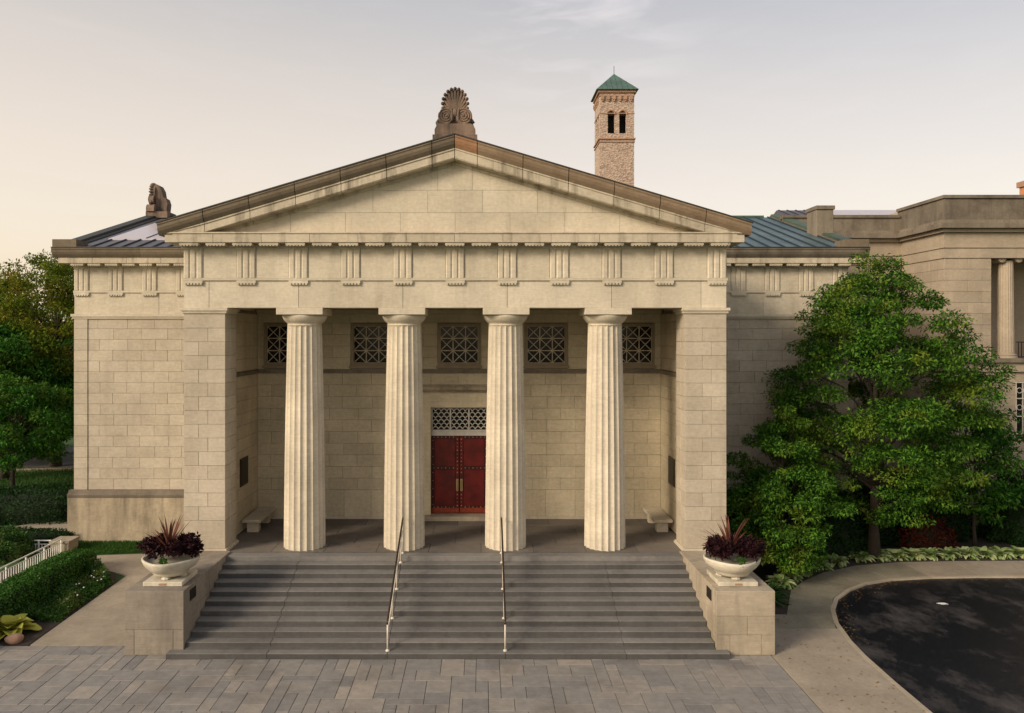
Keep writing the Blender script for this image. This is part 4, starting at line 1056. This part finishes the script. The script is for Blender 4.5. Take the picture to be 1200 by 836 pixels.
def tree(name, label, x, y, z, H, prof, seed, mat, nclump=150, per=260, size=.16, trunk_r=.18, cr=.75, group=None, keep=None, lean=(0, 0), trunk_top=.8, cat='tree', aspect=.42, inner=.3):
    """prof: list of (height fraction, crown radius)"""
    rs_ = np.random.RandomState(seed); rr = random.Random(seed)
    t = empty(name, (x, y, z)); tag(t, label, cat, group)
    hs = np.array([p[0] for p in prof]); rad = np.array([p[1] for p in prof])
    cs, rads, pers = [], [], []; lobes = rs_.uniform(0, 6.28, 6)
    k = 0
    while len(cs) < nclump and k < nclump*20:
        k += 1
        h = rs_.uniform(hs[0], hs[-1]); r = np.interp(h, hs, rad)
        if rs_.uniform() > (r/rad.max())**1.2+.2: continue
        a = rs_.uniform(0, 6.283)
        r2 = r*(1+.16*math.sin(3*a+lobes[0]+h*7)+.10*math.sin(5*a+lobes[1]+h*11))
        q = r2*(rs_.uniform(inner, 1.0)**.5)
        c = np.array([x+lean[0]*h+q*math.cos(a), y+lean[1]*h+q*math.sin(a), z+H*h+rs_.normal()*.15])
        cs.append(c); s_ = cr*rs_.uniform(.55, 1.15)*(.6+.4*r/rad.max()); rads.append(s_); pers.append(int(per*(s_/cr)**2*rs_.uniform(.7, 1.2)))
    P, D, N, Ls = clump_leaves(rs_, cs, rads, pers, size, keep=keep, flat=.46)
    mesh_obj('crown', leaf_mesh('crown', P-np.array([x, y, z]), D, N, Ls, Ls*aspect, mat), None, t, (x, y, z))
    tk = MB(); top = H*trunk_top
    pts = [(x+lean[0]*i/7*trunk_top+rr.uniform(-.05, .05)*(i > 0), y+lean[1]*i/7*trunk_top+rr.uniform(-.05, .05)*(i > 0), z-.05+(top+.05)*i/7) for i in range(8)]
    tk.tube(pts, [trunk_r*1.35]+[trunk_r*(1-.8*i/7) for i in range(1, 8)], 8)
    tk.build('trunk', M['bark'], t, True)
    br = MB()
    for i in range(0, len(cs), max(1, len(cs)//55)):
        c = cs[i]
        if keep is not None and not keep(np.array([c]))[0]: continue
        hb = max(.12*H, min(top*.95, (c[2]-z)*.72)); f = hb/top
        b0 = Vector((x+lean[0]*f*trunk_top, y+lean[1]*f*trunk_top, z+hb)); e_ = Vector(c); mid = b0.lerp(e_, .5)+Vector((0, 0, .12*(e_-b0).length))
        r_ = trunk_r*(1-.8*f)*.5
        br.tube([b0, mid, e_], [r_, r_*.6, r_*.2], 5)
    if br.v: br.build('branches', M['bark'], t)
    return t
def not_in_museum(P):
    inm = (np.abs(P[:, 0]) < 15.7) & (P[:, 1] > 6.25); inm |= (P[:, 0] < 8.75) & (P[:, 0] > -8.7) & (P[:, 1] > -4)
    inm |= (P[:, 0] > 21.5) & (P[:, 1] > 9.7); inm |= (P[:, 0] > 15.5) & (P[:, 1] > 13.2)
    inm |= (np.abs(P[:, 0]) < 16.4) & (P[:, 1] > 5.9) & (P[:, 2] > 9.4)
    return ~inm
# big tree and the trees of the right bed
tree('broadleaf_tree', 'tall dense green tree in front of the side wing, reaching the eaves', 15.75, 4.9, -1.66, 11.4,
     [(.15, 1.7), (.24, 2.7), (.36, 3.35), (.50, 3.65), (.63, 3.55), (.74, 3.1), (.85, 2.25), (.93, 1.35), (1.0, .4)], 3, M['leaf_a'], 320, 560, .12, .2, .72, keep=not_in_museum)
tree('broadleaf_tree', 'smaller leafy green tree close behind the stone urn', 11.35, 2.6, -1.66, 5.8,
     [(.10, 1.0), (.25, 1.6), (.5, 1.75), (.7, 1.35), (.88, .85), (1.0, .25)], 5, M['leaf_a'], 120, 520, .11, .10, .55, keep=not_in_museum)
tree('young_tree', 'slender open tree at the edge of the neighbouring building window', 20.7, 6.6, -1.66, 6.6,
     [(.2, 1.0), (.45, 1.9), (.7, 2.0), (.88, 1.3), (1.0, .4)], 9, M['leaf_b'], 75, 170, .17, .07, .6, keep=not_in_museum, inner=.1)
# left trees
tree('broadleaf_tree', 'small lawn tree with a bare dark trunk beside the road', -23.6, 15.5, -1.42, 5.7,
     [(.30, 1.6), (.5, 2.9), (.7, 2.8), (.9, 1.7), (1.0, .5)], 21, M['leaf_b'], 110, 350, .16, .13, .75, lean=(.3, 0))
lt_group = 'tall trees beyond the side wing'
tree('broadleaf_tree', 'tall olive tree touching the eaves corner with sky gaps in its top', -26.1, 24, -1.42, 13.6,
     [(.15, 3.4), (.35, 4.4), (.6, 4.4), (.8, 3.5), (.92, 2.4), (1.0, 1.0)], 22, M['leaf_c'], 260, 420, .19, .3, 1.0, group=lt_group)
tree('broadleaf_tree', 'rounded olive tree at the picture edge behind the lawn', -31.6, 27, -1.42, 12.4,
     [(.1, 4.2), (.35, 5.0), (.6, 4.4), (.85, 2.6), (1.0, .9)], 23, M['leaf_c'], 280, 420, .20, .3, 1.15, group=lt_group)
tree('broadleaf_tree', 'deep green low branched tree over the road verge', -26.5, 19.5, -1.42, 8.6,
     [(.30, 2.4), (.45, 3.8), (.65, 3.9), (.85, 2.4), (1.0, .8)], 24, M['leaf_b'], 200, 420, .18, .22, .95, group=lt_group)
tree('broadleaf_tree', 'deep green tree beside the wing wall, across the lawn', -20.8, 26, -1.42, 9.5,
     [(.34, 2.4), (.5, 3.4), (.7, 3.2), (.9, 1.6), (1.0, .6)], 25, M['leaf_b'], 170, 350, .19, .2, .95, group=lt_group)
# a far wood that closes the view past the road
rs_ = np.random.RandomState(77); cs, rads, pers = [], [], []
for k in range(260):
    a = rs_.uniform(0, 1); x = -85+62*a; y = 44+rs_.uniform(0, 10); h = rs_.uniform(0, 10)
    cs.append(np.array([x, y, -1.4+h])); rads.append(rs_.uniform(1.6, 2.8)); pers.append(110)
P, D, N, Ls = clump_leaves(rs_, cs, rads, pers, .6)
tag(mesh_obj('distant_wood', leaf_mesh('distant_wood', P, D, N, Ls, Ls*.5, M['leaf_b']), None), 'dense dark green woodland beyond the road', 'wood', kind='stuff')

def surface_bush(name, label, cat, box, seed, mat, n, size, core=True, group=None, round_=.5, aspect=.5, wob=.06):
    """leafy solid: superellipsoid inside box (x0,x1,y0,y1,z0,z1)"""
    rs_ = np.random.RandomState(seed); x0, x1, y0, y1, z0, z1 = box
    c = np.array([(x0+x1)/2, (y0+y1)/2, z0]); h = np.array([(x1-x0)/2, (y1-y0)/2, (z1-z0)])
    u = unit(rs_.normal(size=(n, 3))); u[:, 2] = np.abs(u[:, 2])
    e = round_; s_ = (np.abs(u)**(2/e)).sum(1, keepdims=True)**(-e/2)
    nx_ = 1+wob*np.sin(u[:, :1]*9+seed)*np.cos(u[:, 1:2]*8+u[:, 2:]*7)
    P = c+u*s_*h*nx_*rs_.uniform(.93, 1.03, (n, 1)); area = unit(u/h)
    d = unit(area*.6+rs_.normal(size=(n, 3))*.7); nn = unit(area+rs_.normal(size=(n, 3))*.28); nn = unit(nn-d*(nn*d).sum(1, keepdims=True))
    Ls = size*rs_.uniform(.6, 1.3, n)
    o = empty(name, (c[0], c[1], z0)); tag(o, label, cat, group)
    mesh_obj('leaves', leaf_mesh('leaves', P-c, d, nn, Ls, Ls*aspect, mat), None, o, tuple(c))
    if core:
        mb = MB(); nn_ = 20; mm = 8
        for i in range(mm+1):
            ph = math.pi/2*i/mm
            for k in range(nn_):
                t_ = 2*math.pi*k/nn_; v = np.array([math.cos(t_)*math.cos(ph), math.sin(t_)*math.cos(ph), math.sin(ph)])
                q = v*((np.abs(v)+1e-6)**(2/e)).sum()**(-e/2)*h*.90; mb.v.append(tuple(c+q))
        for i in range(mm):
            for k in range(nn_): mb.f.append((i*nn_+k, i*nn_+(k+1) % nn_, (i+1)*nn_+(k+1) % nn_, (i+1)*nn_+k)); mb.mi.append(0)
        mb.build('shade_core', M['hedge_shade'], o)  # solid dark shell standing in for the shade deep inside the foliage
    return o
surface_bush('clipped_hedge', 'clipped bright green boxwood hedge beside the white railing', 'hedge', (-13.95, -12.9, -4.3, 3.3, -1.62, -.72), 31, M['leaf_box'], 26000, .075, round_=.32, wob=.02)
surface_bush('clipped_hedge', 'long dark hedge running along the lawn towards the wing', 'hedge', (-27, -17.2, 9.0, 12.4, -1.45, -.25), 32, M['leaf_shrub'], 16000, .12, round_=.35)  # dark leaf colour stands for the shade lying over this hedge
surface_bush('low_hedge', 'low dark green hedge strip behind the square stone post', 'hedge', (-21, -15.6, 5.9, 7.0, -1.5, -1.0), 36, M['leaf_shrub'], 7000, .09, round_=.3)
surface_bush('garden_shrub', 'loose green shrub at the end of the white railing', 'shrub', (-19.2, -16.3, 3.6, 5.7, -1.6, -.55), 33, M['leaf_mix'], 9000, .10, round_=.9, wob=.15)
k = 0
for (x0, x1, y0, y1, h, lab) in ((9.0, 11.3, 3.9, 6.2, 2.2, 'dark shrub between the pier and the small tree'), (11.6, 15.7, 4.7, 6.25, 2.3, 'dark shrub under the big tree, against the wing'), (15.6, 18.2, 6.6, 8.8, 2.1, 'dark shrub just past the big tree trunk'),
                            (18.6, 21.6, 7.2, 9.6, 2.4, 'dark shrub below the neighbouring building corner'), (21.8, 25.6, 6.4, 9.2, 2.6, 'dark shrub under the barred window')):
    surface_bush('dark_shrub', lab, 'shrub', (x0, x1, y0, y1, -1.66, -1.66+h), 40+k, M['leaf_shrub'], 14000, .12, group='dark shrubs along the bed', round_=.9, wob=.18); k += 1
surface_bush('red_barberry', 'dark red barberry bush behind the hosta border', 'shrub', (17.6, 19.6, 5.7, 6.9, -1.66, -.55), 47, M['leaf_red'], 5000, .10, round_=.95, wob=.2)

# grass
rs_ = np.random.RandomState(5)
def grass(name, label, n, fx, L=.11):
    P = fx(n); n = len(P); D = unit(rs_.normal(size=(n, 3))*.35+np.array([0, 0, 1])); N = unit(rs_.normal(size=(n, 3))+np.array([0, -.6, 0])); N = unit(N-D*(N*D).sum(1, keepdims=True))
    Ls = L*rs_.uniform(.5, 1.3, n)
    tag(mesh_obj(name, leaf_mesh(name, P, D, N, Ls, Ls*.14, M['grass'], fold=.02), None), label, 'grass', kind='stuff')
def ghv(x, y): return np.where(x < 0, -1.65+.022*(np.clip(y, -3.2, 8)+3.2), -1.65)-.02
def strip(n):
    x = rs_.uniform(-15.8, -8.7, n); y = 4.7+rs_.uniform(0, 1.75, n)+(x+15.8)*.09; k = y < 6.45; x, y = x[k], y[k]; return np.stack([x, y, ghv(x, y)], 1)
grass('grass_strip', 'strip of short grass along the foot of the wing wall', 26000, strip, .10)
def lawn(n):
    x = rs_.uniform(-34, -16.3, n); y = rs_.uniform(9.5, 23, n); k = (y > (x+30)*.39+10.2); x, y = x[k], y[k]; return np.stack([x, y, ghv(x, y)], 1)
grass('lawn_grass', 'mown lawn between the dark hedge and the road', 60000, lawn, .16)
# ground cover in the left bed
n = 15000; x = rs_.uniform(-12.95, -11.62, n); y = rs_.uniform(-3.0, 3.3, n); k = ((x+12.95)/1.33 < 1-np.clip((y-1.6)/1.8, 0, 1)) & ~((y < -1.6)); x, y = x[k], y[k]
hh = .22*(1+.5*np.sin(x*4+y*3))*np.clip((-11.55-x)*2.5, .15, 1); z = ghv(x, y)+.02+hh*rs_.uniform(.2, 1, len(x))
P = np.stack([x, y, z], 1); n = len(P); D = unit(rs_.normal(size=(n, 3))+np.array([.2, -.2, .3])); N = unit(rs_.normal(size=(n, 3))*.6+np.array([0, 0, 1])); N = unit(N-D*(N*D).sum(1, keepdims=True)); Ls = .09*rs_.uniform(.6, 1.4, n)
tag(mesh_obj('ground_cover', leaf_mesh('ground_cover', P, D, N, Ls, Ls*.5, M['leaf_mix']), None), 'mixed low green ground cover in front of the clipped hedge', 'plants', kind='stuff')
fl_ = MB()
for _ in range(16):
    x, y = rnd.uniform(-12.6, -11.75), rnd.uniform(-.5, 2.2)
    fl_.ball((x, y, gh(x, y)+.26+rnd.uniform(-.06, .05)), (.03, .03, .02), 5, 3)
tag(fl_.build('white_flowers', M['flower']), 'scattered tiny white flowers in the bed by the walk', 'flowers', kind='stuff')

def rosette(rs_, x, y, z, n, L, wd, lift=.8, arch=.5):
    """arching broad leaves from a crown, each leaf a strip of 3 quads; returns MB"""
    mbs = []
    for i in range(n):
        a = rs_.uniform(0, 6.283); t = i/n; el = R(75-55*t+rs_.uniform(-8, 8)); l = L*rs_.uniform(.7, 1.1)*(.7+.4*t); w_ = wd*rs_.uniform(.8, 1.15)
        out_ = Vector((math.cos(a), math.sin(a), 0)); sd = Vector((-math.sin(a), math.cos(a), 0)); mb = MB()
        pts = []; p = Vector((x, y, z))+out_*.03; e = el
        ws_ = (.12, .35, .9, 1.0, .62, .03)
        for j in range(6):
            w2 = w_*ws_[j]/2; up = Vector((0, 0, 1))*math.cos(e)-out_*math.sin(e)
            mb.v += [tuple(p-sd*w2+up*w2*.45), tuple(p), tuple(p+sd*w2+up*w2*.45)]
            p = p+(out_*math.cos(e)+Vector((0, 0, 1))*math.sin(e))*l/5; e -= arch*rs_.uniform(.4, .7)
        for j in range(5):
            for q in (0, 1): mb.f.append((j*3+q, j*3+q+1, j*3+q+4, j*3+q+3)); mb.mi.append(0)
        mbs.append(mb)
    return mbs
# golden hosta, each leaf a part
hs = empty('golden_hosta', (-12.5, -2.35, -1.64)); tag(hs, 'large yellow-green hosta beside the pinkish rock', 'hosta')
for mb in rosette(np.random.RandomState(4), -12.55, -2.4, -1.62, 56, .74, .42, arch=.36): mb.build('leaf', M['leaf_yellow'], hs, True)
rk = MB().ball((0, 0, 0), (.24, .17, .15), 14, 9)
rk.v = [(x*(1+.12*math.sin(5*y+3*z*4)), y*(1+.1*math.sin(9*x)), z*(1+.15*math.sin(7*x+4*y))) for x, y, z in rk.v]
rk.xform(Matrix.Translation((-12.05, -3.02, -1.56)) @ Matrix.Rotation(R(12), 4, 'Z')); tag(rk.build('garden_rock', M['rock'], smooth=True), 'small pinkish rounded rock under the yellow hosta', 'rock')
# hosta border on the right
border = [(8.95, -.35), (9.4, .0), (9.95, .1), (10.3, 1.0), (10.95, 1.8), (11.6, 2.6), (12.3, 3.25), (13.1, 3.8), (13.95, 4.25), (15.1, 4.75), (15.9, 4.95), (16.6, 5.0), (17.3, 5.1), (18.0, 5.1), (18.7, 5.15), (19.4, 5.2), (20.1, 5.2), (20.8, 5.25), (21.5, 5.25), (22.2, 5.3)]
bl = ['first variegated hosta beside the stone cheek wall']+[None]*19
for i, (x, y) in enumerate(border):
    mb = MB(); rsx = np.random.RandomState(60+i)
    for q in rosette(rsx, x, y, -1.66, 95 if i > 3 else 60, .58 if i > 3 else .7, .19 if i > 3 else .07, arch=.42): mb.add(q.v, q.f)
    ob = mb.build('variegated_hosta', M['leaf_hosta'] if i > 3 else M['leaf_mix'], smooth=True)
    words = ['first', 'second', 'third', 'fourth', 'fifth', 'sixth', 'seventh', 'eighth', 'ninth', 'tenth', 'eleventh', 'twelfth', 'thirteenth', 'fourteenth', 'fifteenth', 'sixteenth']
    tag(ob, words[i-4]+' pale edged hosta along the curving sidewalk, counting from the stone cheek wall' if i > 3 else words[i]+' narrow leaved green clump, counting outward from the stone cheek wall', 'hosta', 'hosta border along the sidewalk' if i > 3 else 'grassy clumps by the cheek wall')

# planting of the urns
for s in (-1, 1):
    ux, uy = s*7.76, -2.93; rsx = np.random.RandomState(80+s)
    where = 'the urn next to the garden walk' if s < 0 else 'the urn next to the trees'
    cs = []; rd = []; pr_ = []
    for k in range(34):
        sd_ = -1 if k % 2 else 1; a = rsx.uniform(-1.1, 1.1); rr_ = rsx.uniform(.28, .70)
        hz = .78+.30*(1-(abs(rr_-.48)/.45)**2)*rsx.uniform(.4, 1.1)
        cs.append(np.array([ux+sd_*rr_*math.cos(a), uy+rr_*.85*math.sin(a), hz])); rd.append(rsx.uniform(.13, .24)); pr_.append(150)
    for k in range(4): cs.append(np.array([ux+rsx.uniform(-.25, .25), uy+rsx.uniform(.1, .5), .88])); rd.append(.2); pr_.append(200)
    P, D, N, Ls = clump_leaves(rsx, cs, rd, pr_, .10, droop=.2)
    t_ = empty('coleus_plant', (ux, uy, .7)); tag(t_, 'dark purple bushy coleus filling '+where, 'plant', 'purple plants in the urns')
    mesh_obj('foliage', leaf_mesh('foliage', P-np.array([ux, uy, .7]), D, N, Ls, Ls*.5, M['leaf_purple']), None, t_, (ux, uy, .7))
    t_ = empty('spiky_cordyline', (ux-.05, uy, .75)); tag(t_, 'bronze red spiky cordyline standing in the middle of '+where, 'plant', 'spiky plants in the urns')
    sp = MB()
    for i in range(44):
        a = rsx.uniform(0, 6.283); el = R(rsx.uniform(30, 88)); l = rsx.uniform(.8, 1.15); o_ = Vector((math.cos(a), math.sin(a), 0)); sd = Vector((-math.sin(a), math.cos(a), 0)); p = Vector((ux-.05, uy, .78)); b = len(sp.v)
        for j in range(5):
            w2 = (.022, .032, .028, .02, .002)[j]; sp.v += [tuple(p-sd*w2), tuple(p+sd*w2)]; p = p+(o_*math.cos(el)+Vector((0, 0, 1))*math.sin(el))*l/4; el -= .12
        for j in range(4): sp.f.append((b+j*2, b+j*2+1, b+j*2+3, b+j*2+2)); sp.mi.append(0)
    sp.build('blades', M['leaf_spike'], t_)
    if s > 0 or True:
        P, D, N, Ls = clump_leaves(rsx, [np.array([ux+.05, uy-.62, .74])], [.12 if s > 0 else .06], [60], .09)
        tag(mesh_obj('trailing_greenery', leaf_mesh('trailing_greenery', P, D, N, Ls, Ls*.6, M['leaf_box']), None), 'small bright green tuft at the rim of '+where, 'plant', 'green tufts in the urns')

# ------------------------------------------------------------------ stone post and white railings
pp = empty('stone_post', (-15.27, 5.35, -1.5)); tag(pp, 'low square limestone post at the end of the white railings', 'post')
block('post_shaft', -15.62, -14.92, 5.0, 5.7, -1.6, -1.12, M['cheek'], pp, .015); block('post_cap', -15.66, -14.88, 4.96, 5.74, -1.118, -1.02, M['cheek'], pp, .015)
def railing(p0, p1, lab, zt, zb, n):
    p0, p1 = Vector(p0), Vector(p1)
    r = empty('white_railing', (*(p0+p1)/2, zb)) if False else empty('white_railing', ((p0.x+p1.x)/2, (p0.y+p1.y)/2, zb)); tag(r, lab, 'railing', 'white railings by the hedge')
    MB().tube([(p0.x, p0.y, zt), (p1.x, p1.y, zt)], .026, 6).build('top_rail', M['white_metal'], r)
    MB().tube([(p0.x, p0.y, zt-.14), (p1.x, p1.y, zt-.14)], .014, 6).build('upper_rail', M['white_metal'], r)
    MB().tube([(p0.x, p0.y, zb+.05), (p1.x, p1.y, zb+.05)], .016, 6).build('bottom_rail', M['white_metal'], r)
    for k in range(n+1):
        p = p0.lerp(p1, k/n); thick_ = .022 if k % 8 == 0 else .011
        MB().box(p.x-thick_, p.x+thick_, p.y-thick_, p.y+thick_, zb-.1, zt-.0 if k % 8 == 0 else zt-.14).build('baluster', M['white_metal'], r)
railing((-15.15, 4.9), (-15.15, -1.2), 'white railing running beside the clipped hedge to the stone post', -.92, -1.55, 44)
railing((-17.2, 5.3), (-15.75, 5.3), 'short white railing behind, square on to the stone post', -1.08, -1.55, 12)

# windblown leaves along the kerb and the walks
rl_ = random.Random(9); lv = MB()
for _ in range(240):
    k = rl_.randrange(4, len(inner)-2); t = rl_.random(); p = Vector(inner[k]).lerp(Vector(inner[k+1]), t); q = abs(rl_.gauss(0, .22))+.03
    x, y = p.x+q*.8, p.y-q*.7
    if rl_.random() < .35: x, y = rl_.uniform(8.7, 10.8), rl_.uniform(-7, -1)
    z = -1.688 if x > np.interp(y, [a[1] for a in inner[:10]], [a[0] for a in inner[:10]]) else -1.645
    a = rl_.uniform(0, 6.28); r_ = rl_.uniform(.02, .045); c_, s_ = math.cos(a)*r_, math.sin(a)*r_
    lv.face([(x-c_, y-s_, z), (x+s_*.5, y-c_*.5, z+.012), (x+c_, y+s_, z+.004), (x-s_*.5, y+c_*.5, z+.014)])
tag(lv.build('fallen_leaves', leafmat('dry_leaf', (.22, .10, .03), (.30, .20, .06))), 'few dry leaves scattered along the kerb of the drive', 'leaves', kind='stuff')
